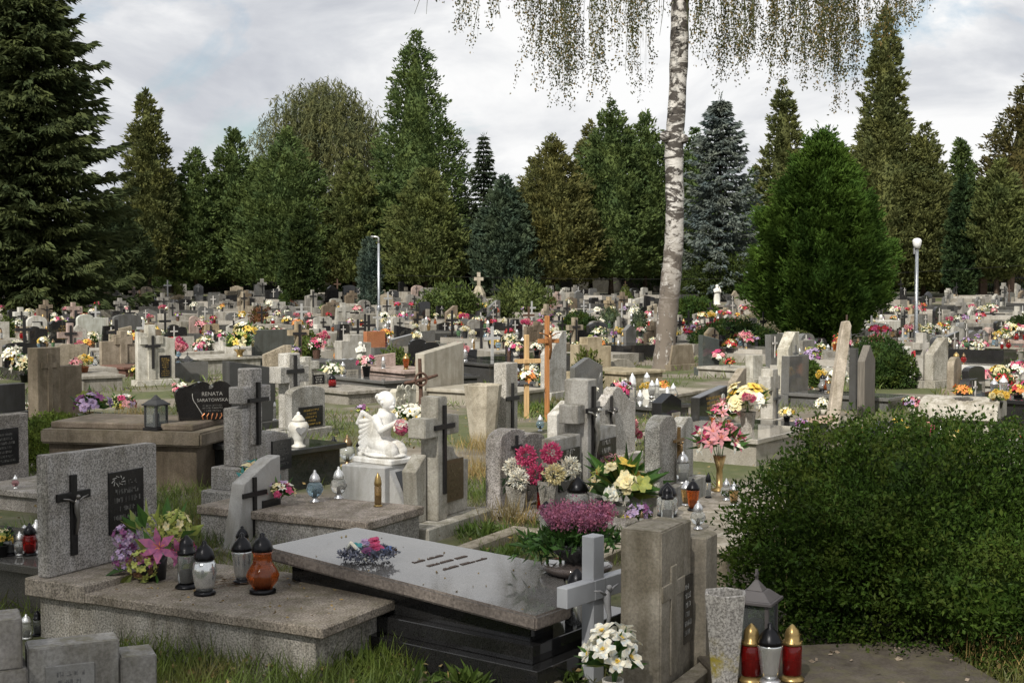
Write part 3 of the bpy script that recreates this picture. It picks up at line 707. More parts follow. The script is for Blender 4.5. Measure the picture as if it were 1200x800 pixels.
thuja(1206, 84, 84, 58, 'dark bronzed thuja cut by the right edge of the picture', (.085, .076, .03), 13000, FAT, .06, FOLB, lump=.2)
spruce(1168, 96, 140, 40, 'thin dark spruce peeping out above the olive thuja on a bare stem', (.02, .03, .018), .5, 7, 24, (.4, .12), .15)
for (x_, y_, w_, c_, l_) in ((203, 205, 34, G2, 'low green conifer closing the gap right of the slim olive thuja'), (252, 214, 36, G2, 'low green conifer deep between two pointed thujas on the left'), (618, 218, 36, G3, 'low olive conifer left of the broad bronzed thuja'), (884, 196, 38, G2, 'green conifer peeping between blue spruce and bright green thuja'), (1104, 204, 36, G3, 'low olive conifer behind the narrow dark green column'), (784, 190, 36, G2, 'green conifer hidden behind the birch trunk'), (985, 170, 40, G3, 'olive conifer hidden behind the bright green thuja')):
    thuja(x_, 92, y_, w_, l_, c_, 6000, FAT, .06)
thuja(130, 78, 230, 40, 'dark green conifer in the shadow right of the huge spruce', (.045, .062, .028), 8000, FAT, .05)
thuja(546, 92, 232, 40, 'dark green conifer filling the gap behind the slim blackish spruce', (.03, .045, .02), 6000, FAT, .05)
# the near bright green thuja
thuja(961, 43, 152, 78, 'large bright green thuja with a fluted pointed crown in the graves', (.060, .112, .021), 70000, EGG, .055, None, (.17, .06), group=None, lump=.19, clump=.34, ncl=650)
thuja(433, 66, 278, 13, 'small blue grey columnar juniper beside the left lamp post', (.075, .105, .085), 4500, [(0, .7), (.1, .95), (.4, 1), (.7, .9), (.9, .6), (1, .1)], .02, None, (.16, .06), name='juniper', cat='shrub', trunk_r=.06)
# weeping birch at the back
def weeping():
    p, h = tree_at(381, 98, 86); Rr = 80 * 98 / F_PX
    tops, lens = [], []
    m = MB()
    for i in range(900):
        a = rng.random() * 2 * math.pi; q = rng.random() ** .6
        z = h * (1 - .30 * q ** 2.4) - rng.random() * h * .10; r = Rr * q * (1 + .15 * math.sin(a * 4))
        tops.append((r * math.cos(a), r * math.sin(a), z)); lens.append(h * rng.uniform(.16, .5))
    strands(m, tops, lens, 8, (.42, .075), None, .03, (0,), .06)
    t = thing('weeping_birch', 'pale grey green weeping birch rising above the thujas left of centre', 'tree', p)
    part('crown', m.data('crown', FOL), t, (.115, .125, .06))
    tr = trunk_mb(h * .9, .28, .1)
    for i in range(14):
        a = i * 2.4; z = h * (.3 + .03 * i); tr.tube([(0, 0, z - 1), (Rr * .4 * math.cos(a), Rr * .4 * math.sin(a), z + 1.2), (Rr * .8 * math.cos(a), Rr * .8 * math.sin(a), z + .2)], [.12, .07, .02], 5)
    part('trunk', tr.data('trunk', BARK, smooth=True), t, (.3, .28, .25))
weeping()
# the birch among the graves
def birch_bark():
    m, nt, b = newmat('birch_bark'); tc = nt.nodes.new('ShaderNodeTexCoord'); v = tc.outputs['Object']
    def sc(s):
        q = N(nt, 'ShaderNodeVectorMath', operation='MULTIPLY'); nt.links.new(v, q.inputs[0]); q.inputs[1].default_value = s; return q.outputs[0]
    sx = nt.nodes.new('ShaderNodeSeparateXYZ'); nt.links.new(v, sx.inputs[0])
    white = ramp(nt, noise(nt, sc((4, 4, 9)), 1, 5), [(0.3, (.32, .30, .27)), (0.62, (.54, .52, .49))])
    bands = ramp(nt, noise(nt, sc((1.15, 1.15, 2.7)), 1.2, 6, .7, 1.3), [(.475, (0, 0, 0)), (.52, (1, 1, 1))])
    lent = ramp(nt, noise(nt, sc((3.5, 3.5, 30)), 1, 3, .6), [(.6, (0, 0, 0)), (.66, (1, 1, 1))])
    low = N(nt, 'ShaderNodeMapRange'); nt.links.new(sx.outputs['Z'], low.inputs[0]); low.inputs[1].default_value = 4.0; low.inputs[2].default_value = 1.2
    fis = ramp(nt, noise(nt, sc((9, 9, 3.2)), 1, 6, .7), [(.56, (1, 1, 1)), (.64, (0, 0, 0))])
    lm = N(nt, 'ShaderNodeMath', operation='MULTIPLY'); nt.links.new(low.outputs[0], lm.inputs[0]); nt.links.new(fis, lm.inputs[1])
    c = mul(nt, white, (.045, .038, .032), bands, 'MIX'); c = mul(nt, c, (.1, .085, .07), lent, 'MIX')
    c = mul(nt, c, (.14, .115, .092), lm.outputs[0], 'MIX')
    nt.links.new(c, b.inputs['Base Color']); b.inputs['Roughness'].default_value = .8
    bp = N(nt, 'ShaderNodeBump', Strength=.6, Distance=.02); nt.links.new(noise(nt, sc((9, 9, 5)), 1, 6), bp.inputs['Height']); nt.links.new(bp.outputs[0], b.inputs['Normal'])
    return m
def birch():
    Y = 33.0; base = P(778, 432); Y = base.y
    path = [(777, 440, 19), (778, 428, 16), (780, 400, 14.5), (783, 360, 14), (787, 320, 13.6), (790, 285, 13), (791, 240, 12.6), (790, 200, 12.8), (790, 165, 13), (793, 130, 12), (796, 60, 12.5), (797, 0, 12.5), (799, -60, 11), (802, -150, 9), (806, -260, 6.5), (812, -380, 3.5), (815, -480, 1)]
    W = [AT(x, y, Y) for x, y, r in path]; k = Y / F_PX
    t = thing('birch_tree', 'tall birch with black and white bark and hanging autumn twigs', 'tree', base)
    dense, rr = [], []
    for i in range(len(W) - 1):
        for q in range(4):
            f = q / 4; dense.append(W[i].lerp(W[i + 1], f) - base); rr.append(.85 * (path[i][2] * (1 - f) + path[i + 1][2] * f) * k * (1 + .05 * math.sin(i * 5 + q * 2.2)))
    m = MB().tube(dense, rr, 18)
    for (x, y, s) in ((780, 160, 7), (801, 163, 6), (786, 128, 4)):   # burrs on the stem
        q = AT(x, y, Y - .12) - base; m.ball(q, s * k, seg=8, ring=6)
    part('trunk', m.data('trunk', birch_bark(), smooth=True), t)
    limb_ends = []
    for (x0, y0, x1, y1, dy) in ((798, 14, 840, -30, -1), (800, -60, 700, -150, -2.5), (801, -110, 900, -170, 2), (803, -170, 640, -190, 1.5), (803, -190, 960, -200, -2), (805, -240, 560, -150, -1), (806, -260, 1040, -190, 1.5), (808, -300, 760, -330, 3), (808, -320, 860, -350, -3), (800, -40, 740, -90, 3)):
        a = AT(x0, y0, Y) - base; b = AT(x1, y1, Y + dy) - base; mid = a.lerp(b, .5) + Vector((0, 0, 1.0)); e = b + (b - a) * .25 + Vector((0, 0, -.9))
        part('limb', MB().tube([a, a.lerp(mid, .6), mid, b, e], [.13, .1, .075, .045, .012], 7).data('limb', BARK, smooth=True), t, (.2, .16, .12))
    env = [(476, 0, 14, 4), (505, 5, 22, 5), (548, 30, 70, 12), (572, 10, 60, 8), (600, 5, 35, 9), (622, 20, 62, 14), (645, 60, 118, 22), (668, 85, 150, 34), (690, 70, 138, 26), (715, 30, 80, 16), (742, 70, 150, 9), (760, 30, 95, 14), (775, 10, 60, 8),
           (822, 30, 95, 16), (845, 55, 118, 22), (868, 60, 130, 22), (890, 50, 120, 22), (912, 60, 122, 26), (935, 60, 135, 30), (958, 60, 138, 30), (980, 60, 145, 30), (1003, 45, 120, 28), (1025, 35, 85, 24), (1048, 25, 70, 18), (1070, 15, 58, 12), (1090, 0, 35, 6)]
    tops, lens = [], []
    for (x, e0, e1, n) in env:
        bx0 = [(x + rng.normal() * 9, rng.normal() * 1.6, rng.random()) for _ in range(max(2, n // 6))]
        for i in range(int(n * .9)):
            b0 = bx0[i % len(bx0)]; X = b0[0] + rng.normal() * 4.0; dy = b0[1] + rng.normal() * .25
            top = AT(X, -40 - 110 * rng.random(), Y + dy); end = AT(X, e0 - 15 + (e1 - e0 + 15) * min(1, .25 + .75 * b0[2]) * (.2 + .85 * rng.random()), Y + dy)
            tops.append(tuple(top - base)); lens.append(top.z - end.z)
    m = MB(); strands(m, tops, lens, 36, (.062, .042), None, .07, (0, 0, 0, 1), .045)
    for a, L in zip(tops, lens): m.tube([a, (a[0] + .04, a[1], a[2] - L * .5), (a[0], a[1], a[2] - L * .93)], [.004, .003, .002], 3, 2)
    for i in range(34):
        e = env[rng.integers(len(env))]; X = e[0] + rng.normal() * 12; dy = rng.normal() * 1.5; a = AT(X + (800 - X) * .12, -130, Y + dy * .7) - base; b = AT(X, min(e[1], 40) - 20, Y + dy) - base; c = AT(X + rng.normal() * 5, e[1] + 12, Y + dy) - base; m.tube([a, a.lerp(b, .6) + Vector((0, 0, .25)), b, c], [.022, .016, .011, .005], 4, 2)
    n = 5000; q = rng.normal(size=(n, 3)) * [3.2, 2.2, 1.6] + list(AT(800, -330, Y) - base)
    m.card(q, rng.normal(size=(n, 3)) + [0, 0, -.6], .07, .045, 0, .1)
    part('crown', m.data('crown', [FOL, flat_mat('yellow_leaves', (.22, .16, .05), .6, var=.3, transl=.4), BARK]), t, (.068, .076, .034))
birch()
# trees behind the viewer, which shade the front graves
def broadleaf(loc, h, Rr, label, n=9000):
    t = thing('broadleaf_tree', label, 'tree', loc, 0, 'trees behind the front graves')
    tr = trunk_mb(h * .9, .28, .15)
    for i in range(9):
        a = i * 2.4; z = h * (.35 + .05 * i); tr.tube([(0, 0, z - .8), (Rr * .4 * math.cos(a), Rr * .4 * math.sin(a), z + .4), (Rr * .8 * math.cos(a), Rr * .8 * math.sin(a), z + 1)], [.12, .07, .02], 5)
    part('trunk', tr.data('trunk', BARK, smooth=True), t, (.1, .08, .06))
    d = rng.normal(size=(n // 30, 3)); d /= np.linalg.norm(d, axis=1, keepdims=True); d *= (rng.random(len(d)) ** .4)[:, None]
    C = d * [Rr, Rr, h * .36] + [0, 0, h * .66]
    Pn = np.repeat(C, 30, 0) + rng.normal(size=(len(C) * 30, 3)) * Rr * .12
    m = MB(); m.card(Pn, rng.normal(size=Pn.shape), .22, .15, 0, .1)
    part('crown', m.data('crown', FOL), t, (.06, .1, .025))
# ------------------------------------------------------------------ setting
LV, WV = Vector((.887, -.462, 0)), Vector((.462, .887, 0))     # along a grave / across the row
def dpt(p): return p.y * math.cos(PITCH) - (p.z - CAM_Z) * math.sin(PITCH)
def up(p, px_h): return px_h * dpt(p) / F_PX                    # metres of a height given in photo pixels
def ground():
    xs = np.concatenate([np.linspace(-600, -70, 8), np.linspace(-60, 60, 61), np.linspace(70, 600, 8)])
    ys = np.concatenate([np.linspace(-40, 0, 6), np.linspace(2, 30, 57), np.linspace(32, 100, 35), np.linspace(120, 900, 10)])
    v, f = [], []
    for y in ys:
        for x in xs: v.append((x, y, terrain(x, y) - .004 + (.02 * math.sin(x * 1.7) * math.cos(y * 1.3) - .02 if y < 40 else 0)))
    n = len(xs)
    for j in range(len(ys) - 1):
        for i in range(n - 1): f.append((j * n + i, j * n + i + 1, (j + 1) * n + i + 1, (j + 1) * n + i))
    m, nt, b = newmat('ground_soil'); tc = nt.nodes.new('ShaderNodeTexCoord'); vec = tc.outputs['Object']
    soil = ramp(nt, noise(nt, vec, 1.6, 8, .7), [(.3, (.10, .085, .06)), (.5, (.17, .145, .11)), (.7, (.26, .235, .20))])
    gr = ramp(nt, noise(nt, vec, 5, 6, .75), [(.3, (.045, .062, .018)), (.7, (.10, .105, .035))])
    mask = ramp(nt, noise(nt, vec, .35, 6, .6), [(.44, (0, 0, 0)), (.54, (1, 1, 1))])
    c = mul(nt, soil, gr, mask, 'MIX')
    nt.links.new(c, b.inputs['Base Color']); b.inputs['Roughness'].default_value = .95
    bp = N(nt, 'ShaderNodeBump', Strength=.7, Distance=.03); nt.links.new(noise(nt, vec, 22, 6, .75), bp.inputs['Height']); nt.links.new(bp.outputs[0], b.inputs['Normal'])
    thing('ground', 'grassy and sandy cemetery ground between the graves', 'ground', data=MB().add(v, f).data('ground', m, smooth=True), kind='structure')
ground()
# camera
cam = bpy.data.cameras.new('camera'); cam.sensor_fit = 'HORIZONTAL'; cam.sensor_width = 36; cam.lens = F_PX / 1200 * 36; cam.clip_end = 3000; cam.clip_start = .1
co = bpy.data.objects.new('camera', cam); COL.objects.link(co); co.location = (0, 0, CAM_Z); co.rotation_euler = (math.pi / 2 - PITCH, 0, 0); SC.camera = co
# daylight
SUN_EL, SX, SY = R(42), -.40, -.92
sun = bpy.data.lights.new('sun', 'SUN'); sun.energy = 4.9; sun.angle = R(1.2); sun.color = (1, .95, .86)
so = bpy.data.objects.new('sun', sun); COL.objects.link(so)
sd = Vector((SX, SY, 0)).normalized() * math.cos(SUN_EL) + Vector((0, 0, math.sin(SUN_EL)))
so.rotation_euler = sd.to_track_quat('Z', 'Y').to_euler(); so.location = (-20, -40, 40)
def sky():
    w = bpy.data.worlds.new('World'); SC.world = w; w.use_nodes = True; nt = w.node_tree
    bg = nt.nodes['Background']; bg.inputs['Strength'].default_value = .1
    s = nt.nodes.new('ShaderNodeTexSky'); s.sky_type = 'NISHITA'; s.sun_disc = False; s.sun_elevation = SUN_EL; s.sun_rotation = math.atan2(SX, SY); s.air_density = 1.2; s.dust_density = 1.5
    tc = nt.nodes.new('ShaderNodeTexCoord')
    def sc(k):
        q = N(nt, 'ShaderNodeVectorMath', operation='MULTIPLY'); nt.links.new(tc.outputs['Generated'], q.inputs[0]); q.inputs[1].default_value = k; return q.outputs[0]
    gap = ramp(nt, noise(nt, sc((2.4, 2.4, 5.5)), 1.35, 8, .58, .4), [(.33, (.0, .0, .0)), (.42, (1, 1, 1))])
    body = ramp(nt, noise(nt, sc((1.7, 1.7, 4.2)), 2.6, 9, .56, .4), [(.32, (4.5, 4.7, 5.2)), (.46, (6.2, 6.35, 6.65)), (.58, (8.6, 8.6, 8.6))])
    c = mul(nt, s.outputs[0], body, gap, 'MIX')
    nt.links.new(c, bg.inputs['Color'])
sky()
vs = SC.view_settings; vs.view_transform = 'Standard'; vs.look = 'None'; vs.exposure = .2; vs.gamma = 1
SC.cycles.max_bounces = 6; SC.cycles.diffuse_bounces = 3; SC.cycles.glossy_bounces = 3; SC.cycles.transmission_bounces = 5; SC.cycles.transparent_max_bounces = 6
SC.cycles.use_denoising = True; SC.cycles.caustics_refractive = False; SC.cycles.caustics_reflective = False
SC.cycles.sample_clamp_indirect = 6
broadleaf((-7.6, -6.2, 0), 19, 4.2, 'leafy tree behind the viewer that shades the front graves')
broadleaf((-11.5, 6.0, 0), 15, 3.4, 'leafy tree out of view, added to shade the left grave rows', 7000)  # unseen tree, added so its shadow darkens the left middle graves
broadleaf((-17.5, 11.0, 0), 16, 3.8, 'second added shade tree out of view, further along left of the grave rows', 7000)  # another unseen tree, added to carry that shade further back
broadleaf((-10.8, -3.6, 0), 17, 3.6, 'second leafy tree behind the viewer beside the first')
# ------------------------------------------------------------------ front graves
GREY, PALEG, TANC, DARKG, BLK = (.30, .28, .265), (.47, .455, .43), (.40, .35, .28), (.075, .075, .075), (.018, .018, .019)
BROWN, WHITE, SAND, PINKG = (.20, .165, .125), (.68, .66, .60), (.36, .30, .22), (.40, .34, .325)
def bx(mb, *a, **k): return mb.box(*a, **k)
def slab_grave_front():
    p = P(57, 678, .35) + WV * .48; p.z = 0
    g = thing('slab_grave', 'grey terrazzo grave with slab, wide rectangular headstone, black crucifix and plaque in front', 'grave', p, ROW, 'graves')
    mb = MB().box(-.46, .46, -1.96, .1, -.05, .245); part('tomb_wall', mb.data('tomb_wall', STONE, bevel=.006), g, (.36, .34, .31))
    part('slab', MB().box(-.52, .51, -2.05, -.33, .245, .305).data('slab', STONE, bevel=.008), g, (.27, .235, .20))
    part('plinth', MB().box(-.525, .515, -.33, .16, .24, .35).data('plinth', STONE, bevel=.008), g, (.30, .265, .23))
    part('headstone', MB().prism([(-.48, .352), (.47, .352), (.47, 1.075), (-.48, 1.1)], 0, .095).data('headstone', STONE, bevel=.008, seg=2), g, (.36, .345, .335))
    c = part('cross', cross_mb(.5, .27, .05, -.02, .002, .46, -.28, .74).data('cross', IRON, bevel=.003), g)
    part('corpus', corpus_mb(.46, .47, -.03, -.28, .74).data('corpus', CAPM, smooth=True), c, (.2, .19, .18))
    q = part('plaque', MB().box(.02, .33, -.012, .002, .53, .93).data('plaque', PLAQ, bevel=.002), g)
    part('lettering', letters(.25, .33, 6, DIM), q, loc=(.175, -.0125, .55))
    m = MB()
    for i in range(9): a = i * 2 * math.pi / 9; m.tube([(.1 + .035 * math.cos(a), -.013, .875 + .02 * math.sin(a)), (.1 + .06 * math.cos(a + .5), -.013, .87 + .035 * math.sin(a + .5))], .003, 4)
    part('ornament', m.data('ornament', PALE), q)
    return p
p1 = slab_grave_front()
def onslab(p, along, across, z):
    """a point of a slab: metres from the headstone along the grave and across it"""
    q = p + LV * along + WV * across; return Vector((q.x, q.y, z))
def LN(kind, px, py, hpx, z, glass='clear', cap='black', base=None, label=None, **k):
    q = P(px, py, z); return lantern(kind, q, up(q, hpx), glass, cap, base, label, group='grave lanterns', **k)
def FLW(spec, px, py, z, Rpx, label, pot='pot', pothpx=20, potrpx=None, parts=1, **k):
    q = P(px, py, z); return flowers(spec, q, up(q, Rpx), pot, up(q, pothpx), up(q, potrpx) if potrpx else None, label, parts, 'flowers on the graves', **k)
Zs = .305
LN('cyl', 219, 688, 62, Zs, 'smoke', 'black', label='smoky cylindrical lantern with black domed cap behind the lily bouquet')
LN('jar', 240, 696, 64, Zs, 'mirror', 'black', label='clear silvery lantern with narrow neck right of the smoky one on the front slab')
LN('cup', 284, 683, 60, Zs, 'mirror', 'black', label='dark clear lantern partly behind the orange lantern on the front slab')
LN('gourd', 308, 694, 71, Zs, 'orange', 'black', label='orange gourd shaped lantern with black cap on the front terrazzo slab')
def lily_bouquet():
    q = P(180, 678, Zs); k = up(q, 1)
    t = thing('flower_bouquet', 'large artificial bouquet with purple lily, lilac and green hydrangeas on the front slab', 'flowers', q, 0, 'flowers on the graves')
    part('pot', MB().lathe([(14 * k, 0), (17 * k, 30 * k), (15 * k, 30 * k)], 16).data('pot', PLAST, smooth=True), t)
    def bl(dx, dz, dy, r, kind, cols, n=1, axis=(0, -1, .4)):
        for c in cols:
            b = MB(); bloom(b, (0, 0, 0), axis, r * k, kind, PIDX[c]); part('blossom', b.data('blossom', PALL), t, loc=(dx * k, dy * k, dz * k))
    def cluster(dx, dz, dy, r, cols, n):
        b = MB(); d = sphere_dirs(n)
        for i in range(n): bloom(b, d[i] * r * k, d[i], r * k * .32, 'small', PIDX[cols[i % len(cols)]])
        part('blossom', b.data('blossom', PALL), t, loc=(dx * k, dy * k, dz * k))
    bl(15, 42, -26, 24, 'lily', ['plum']); bl(3, 28, -20, 16, 'lily', ['plum']); bl(32, 34, -14, 17, 'lily', ['plum'], axis=(.5, -.8, .4))
    cluster(-32, 50, 0, 14, ['lilac', 'lilac', 'purple'], 34); cluster(-32, 25, -8, 13, ['lilac', 'purple', 'lilac'], 30); cluster(-28, 38, 6, 12, ['lilac', 'purple'], 26)
    cluster(-6, 22, -22, 16, ['green', 'green', 'brown'], 40); cluster(26, 62, 0, 17, ['green', 'cream', 'green'], 40); cluster(34, 32, 6, 14, ['purple', 'magenta'], 26); cluster(0, 62, 8, 12, ['green'], 26)
    m = MB()
    for (dx, dz, ax, az, L) in ((-15, 55, -.5, .8, 30), (-5, 62, -.2, 1, 34), (10, 66, .15, 1, 30), (22, 66, .5, .8, 30), (-25, 15, -1, -.3, 30), (-2, 12, -.1, -1, 30), (5, 14, .2, -1, 28), (30, 20, 1, -.2, 26), (-20, 10, -.7, -.7, 28), (-12, 60, -.9, .6, 26), (0, 40, -.3, .3, 26), (35, 50, .9, .5, 26), (-30, 5, -1, -.6, 22)):
        for e in range(2):
            m.card(np.array([[dx * k, (-14 + 22 * e) * k, dz * k]]), np.array([[ax, -.35 + .5 * e, az]]), L * k, 13 * k, (dx + e) % 2, .12)
    part('leaves', m.data('leaves', [LEAFP, LEAF]), t)
lily_bouquet()
def needles():
    q = P(268, 682, Zs + .001); n = 260; m = MB()
    m.card(rng.normal(size=(n, 3)) * [.13, .12, .004] + [0, 0, .008], rng.normal(size=(n, 3)) * [1, 1, .1], .07, .004, 0)
    thing('dry_needles', 'scatter of dry brown conifer needles and twigs between the lanterns on the front slab', 'litter', q, 0, data=m.data('dry_needles', flat_mat('dry_needle', (.10, .06, .035), .9, var=.4)), kind='stuff')
needles()
def stepped_front():
    q = P(32, 761, .6); q.z = 0; a = R(24)
    g = thing('stepped_headstone', 'plain grey concrete headstone of three steps with engraved plate, cut by the lower left corner', 'grave', q, a, 'graves')
    part('headstone', MB().box(0, .375, 0, .16, -.1, .6).data('headstone', CONC, bevel=.006, seg=2), g, (.27, .265, .26))
    part('pillar', MB().box(-.32, -.003, -.05, .2, -.1, .53).box(-.3, -.02, -.03, .18, .531, .74).data('pillar', CONC, bevel=.006, seg=2), g, (.26, .25, .245))
    part('step', MB().box(.378, .53, -.02, .17, -.1, .525).data('step', CONC, bevel=.006, seg=2), g, (.27, .265, .26))
    pl = part('plate', MB().box(.07, .27, -.01, .004, .3, .52).data('plate', MARB, bevel=.003), g, (.22, .22, .22))
    part('lettering', letters(.16, .19, 5, flat_mat('engraved', (.12, .12, .12), .8), depth=.001), pl, loc=(.17, -.0105, .31))
stepped_front()
def polished_grave():
    BL, FL = P(309, 640, .52), P(628, 722, .40); d = FL - BL; L = math.hypot(d.x, d.y); a = math.atan2(d.x, -d.y); W = 1.0
    g = thing('polished_grave', 'polished dark granite grave with sloping mirror like slab and fallen leaves around its black steps', 'grave', (BL.x, BL.y, 0), a, 'graves')
    # local: x across, -y along; left edge at x=0, one front corner cut off
    dz = (FL.z - BL.z) / L
    pol = lambda i: [(i, -i), (i, -L + i), (.33, -L + i), (W - i, -L + .52), (W - .18 - i, -i)]
    def slabpiece(i, top, low, mats, nm, col, bev):
        q = pol(i); n = len(q); v = [(x, y, low if low is not None else BL.z - dz * y + top - .08) for x, y in q] + [(x, y, BL.z - dz * y + top) for x, y in q]
        f = [tuple(range(n - 1, -1, -1)), tuple(range(n, 2 * n))] + [(k, (k + 1) % n, (k + 1) % n + n, k + n) for k in range(n)]
        me = MB().add(v, f).data(nm, mats, bevel=bev, seg=2)
        for e in me.polygons: e.material_index = 0 if abs(e.normal.z) > .8 or len(mats) == 1 else 1
        part(nm, me, g, col)
    slabpiece(0, 0, None, [GRAN, flat_mat('rough_cut_edge', (.16, .135, .118), .9, var=.45, scale=60, bump=.6)], 'slab', (.115, .112, .112), .012)
    slabpiece(.12, -.082, .22, [GRAN], 'tomb_wall', BLK, .004)
    part('step', MB().box(.05, W + .05, -L + .06, .02, .12, .22).data('step', GRAN, bevel=.004), g, BLK)
    part('step', MB().box(-.03, W + .2, -L - .03, .1, -.06, .12).data('step', GRAN, bevel=.004), g, BLK)
    def S(al, ac): return Vector((ac, -al, BL.z + dz * al))
    m = MB()      # bronze lettering bars on the slab, in three lines
    for r in range(3):
        y = L * (.43 + .055 * r); x = .38
        for w in ((.1, .14), (.09, .12, .1), (.14, .11, .1))[r]:
            q = S(y, x); e = q.x
            while e < q.x + w: k_ = random.uniform(.008, .016); m.box(e, e + k_, q.y - .013, q.y - .013 + random.choice((.026, .026, .012)), q.z - .002, q.z + .004); e += k_ + .006
            x += w * 1.25
    part('lettering', m.data('lettering', flat_mat('bronze', (.11, .07, .05), .4, .7)), g)
    m = MB()      # bronze branch cross lying on the slab
    q0, q1 = S(L * .2, .30), S(L * .31, .5)
    for o in (-.02, 0, .02):
        m.tube([q0 + Vector((o, 0, .012)), q0.lerp(q1, .5) + Vector((-o, .01, .02)), q1 + Vector((o * .6, 0, .012))], .009, 6)
        e0, e1 = S(L * .2, .48), S(L * .3, .33); m.tube([e0 + Vector((o, 0, .015)), e0.lerp(e1, .5) + Vector((o, .01, .026)), e1 + Vector((-o, 0, .015))], .008, 6)
    part('cross', m.data('cross', flat_mat('bronze_branch', (.10, .065, .045), .5, .6)), g)
    M = Matrix.Translation(g.location) @ Matrix.Rotation(a, 4, 'Z')
    return lambda al, ac: M @ S(L * al, ac), L
Sf, Lf = polished_grave()
def wreath():
    q = Sf(.33, .2); t = thing('wreath', 'small wreath of purple roses and blue grey flowers on the polished slab', 'wreath', q, .4, 'flowers on the graves')
    m = MB(); n = 700; a = rng.random(n) * 6.283; r = .13 + rng.normal(size=n) * .022
    pos = np.stack([r * np.cos(a), r * np.sin(a) * .8, .03 + .04 * rng.random(n)], 1); m.card(pos, rng.normal(size=(n, 3)) + [0, 0, .5], .035, .012, 0)
    part('ring', m.data('ring', leaf_mat('dusty_lavender', (.13, .14, .20), .6, 30)), t)
    for (x, y, z, c, r_, kd) in ((.04, -.04, .085, 'magenta', .045, 'rose'), (.06, .05, .1, 'magenta', .042, 'rose'), (-.02, -.07, .07, 'purple', .04, 'rose'), (.0, .05, .1, 'lilac', .035, 'rose'), (-.06, .02, .09, 'teal', .04, 'small'), (.11, -.02, .06, 'blue', .04, 'small')):
        b = MB(); bloom(b, (0, 0, 0), (0, -.4, 1), r_, kd, PIDX[c]); part('blossom', b.data('blossom', PALL), t, loc=(x, y, z))
    part('ribbon', MB().tube([(-.13, .03, .06), (-.1, .0, .12), (-.06, -.05, .07), (-.04, -.11, .03)], .012, 6).data('ribbon', PET['white'], smooth=True), t)
wreath()
def heather():
    q = P(676, 664, .46)
    tr = thing('stone_bowl', 'round polished granite dish under the pot of pink heather', 'dish', (q.x, q.y, Sf(.86, .75).z - .012), 0, data=MB().lathe([(.13, 0), (.21, .05), (.215, .075), (.19, .08)], 28).data('stone_bowl', GRAN, smooth=True), color=(.09, .075, .072)); z = tr.location.z + .078
    t = thing('potted_heather', 'pink heather with trailing green leaves in a dark bowl on the polished slab', 'flowers', (q.x, q.y, z), 0, 'flowers on the graves')
    part('bowl', pot_mesh('bowl', .13, .15), t, (.03, .03, .03))
    n = 260; a = rng.random(n) * 6.283; rr = rng.random(n) ** .5
    base = np.stack([.10 * rr * np.cos(a), .10 * rr * np.sin(a), np.full(n, .12)], 1); D = np.stack([np.cos(a) * rr * .75, np.sin(a) * rr * .75, np.ones(n)], 1); D /= np.linalg.norm(D, axis=1, keepdims=True)
    H = .2 + .07 * rng.random(n); k = 16; s = .5 + .5 * rng.random((n, k))
    pos = (base[:, None] + D[:, None] * (H[:, None] * s)[..., None]).reshape(-1, 3) + rng.normal(size=(n * k, 3)) * .006
    m = MB(); m.card(pos, rng.normal(size=(n * k, 3)) + [0, 0, .6], .02, .011, 0, .1); part('blossoms', m.data('blossoms', leaf_mat('heather', (.38, .14, .24), .4, 20)), t)
    m = MB(); m.card(np.repeat(base, 4, 0), np.repeat(D, 4, 0) + rng.normal(size=(n * 4, 3)) * .25, .16, .012, 0)
    n = 420; a = rng.random(n) * 6.283; rr = .08 + .2 * rng.random(n); m.card(np.stack([rr * np.cos(a), rr * np.sin(a) * .8, .16 - .5 * (rr - .1) ** 1.0 * rng.random(n) + .05 * rng.random(n)], 1), rng.normal(size=(n, 3)) + [0, 0, -.1], .06, .03, 0, .12)
    m.card(rng.normal(size=(90, 3)) * [.06, .06, .03] + [-.2, .02, .1], rng.normal(size=(90, 3)) + [-.6, 0, .1], .09, .022, 0, .1)
    part('leaves', m.data('leaves', LEAF), t)
heather()
def plastic_cross():
    q = P(698, 792); g = thing('grey_cross', 'grey painted beam cross with a small corpus in front of the concrete pillar', 'cross', q, ROW - R(12))
    H = up(q, 166); c = (.34, .35, .37)
    part('upright', MB().box(-.05, .05, -.02, .06, -.1, H).data('upright', PAINT, bevel=.004), g, c)
    za = up(q, 104); part('crossbar', MB().box(-.30, -.05, -.03, .04, za - .055, za + .055).box(.05, .30, -.03, .04, za - .055, za + .055).box(-.05, .05, -.031, -.02, za - .055, za + .055).data('crossbar', PAINT, bevel=.004), g, c)
    part('corpus', corpus_mb(.5, za - .34, -.07, 0, .68).data('corpus', PAINT, smooth=True), g, (.30, .30, .31))
plastic_cross()
LN('cyl', 676, 749, 84, .121, 'mirror', 'black', 'gold', label='tall silvery lantern with brass foot under the arm of the grey cross')
def white_flowers():
    q = P(718, 842); t = flowers('white daisies', q, .15, 'jug', .2, .055, 'white flowers with yellow centres in a grey vase before the grey cross', 2, 'flowers on the graves', hh=.2, name='flower_bouquet', rz=1.0)
white_flowers()
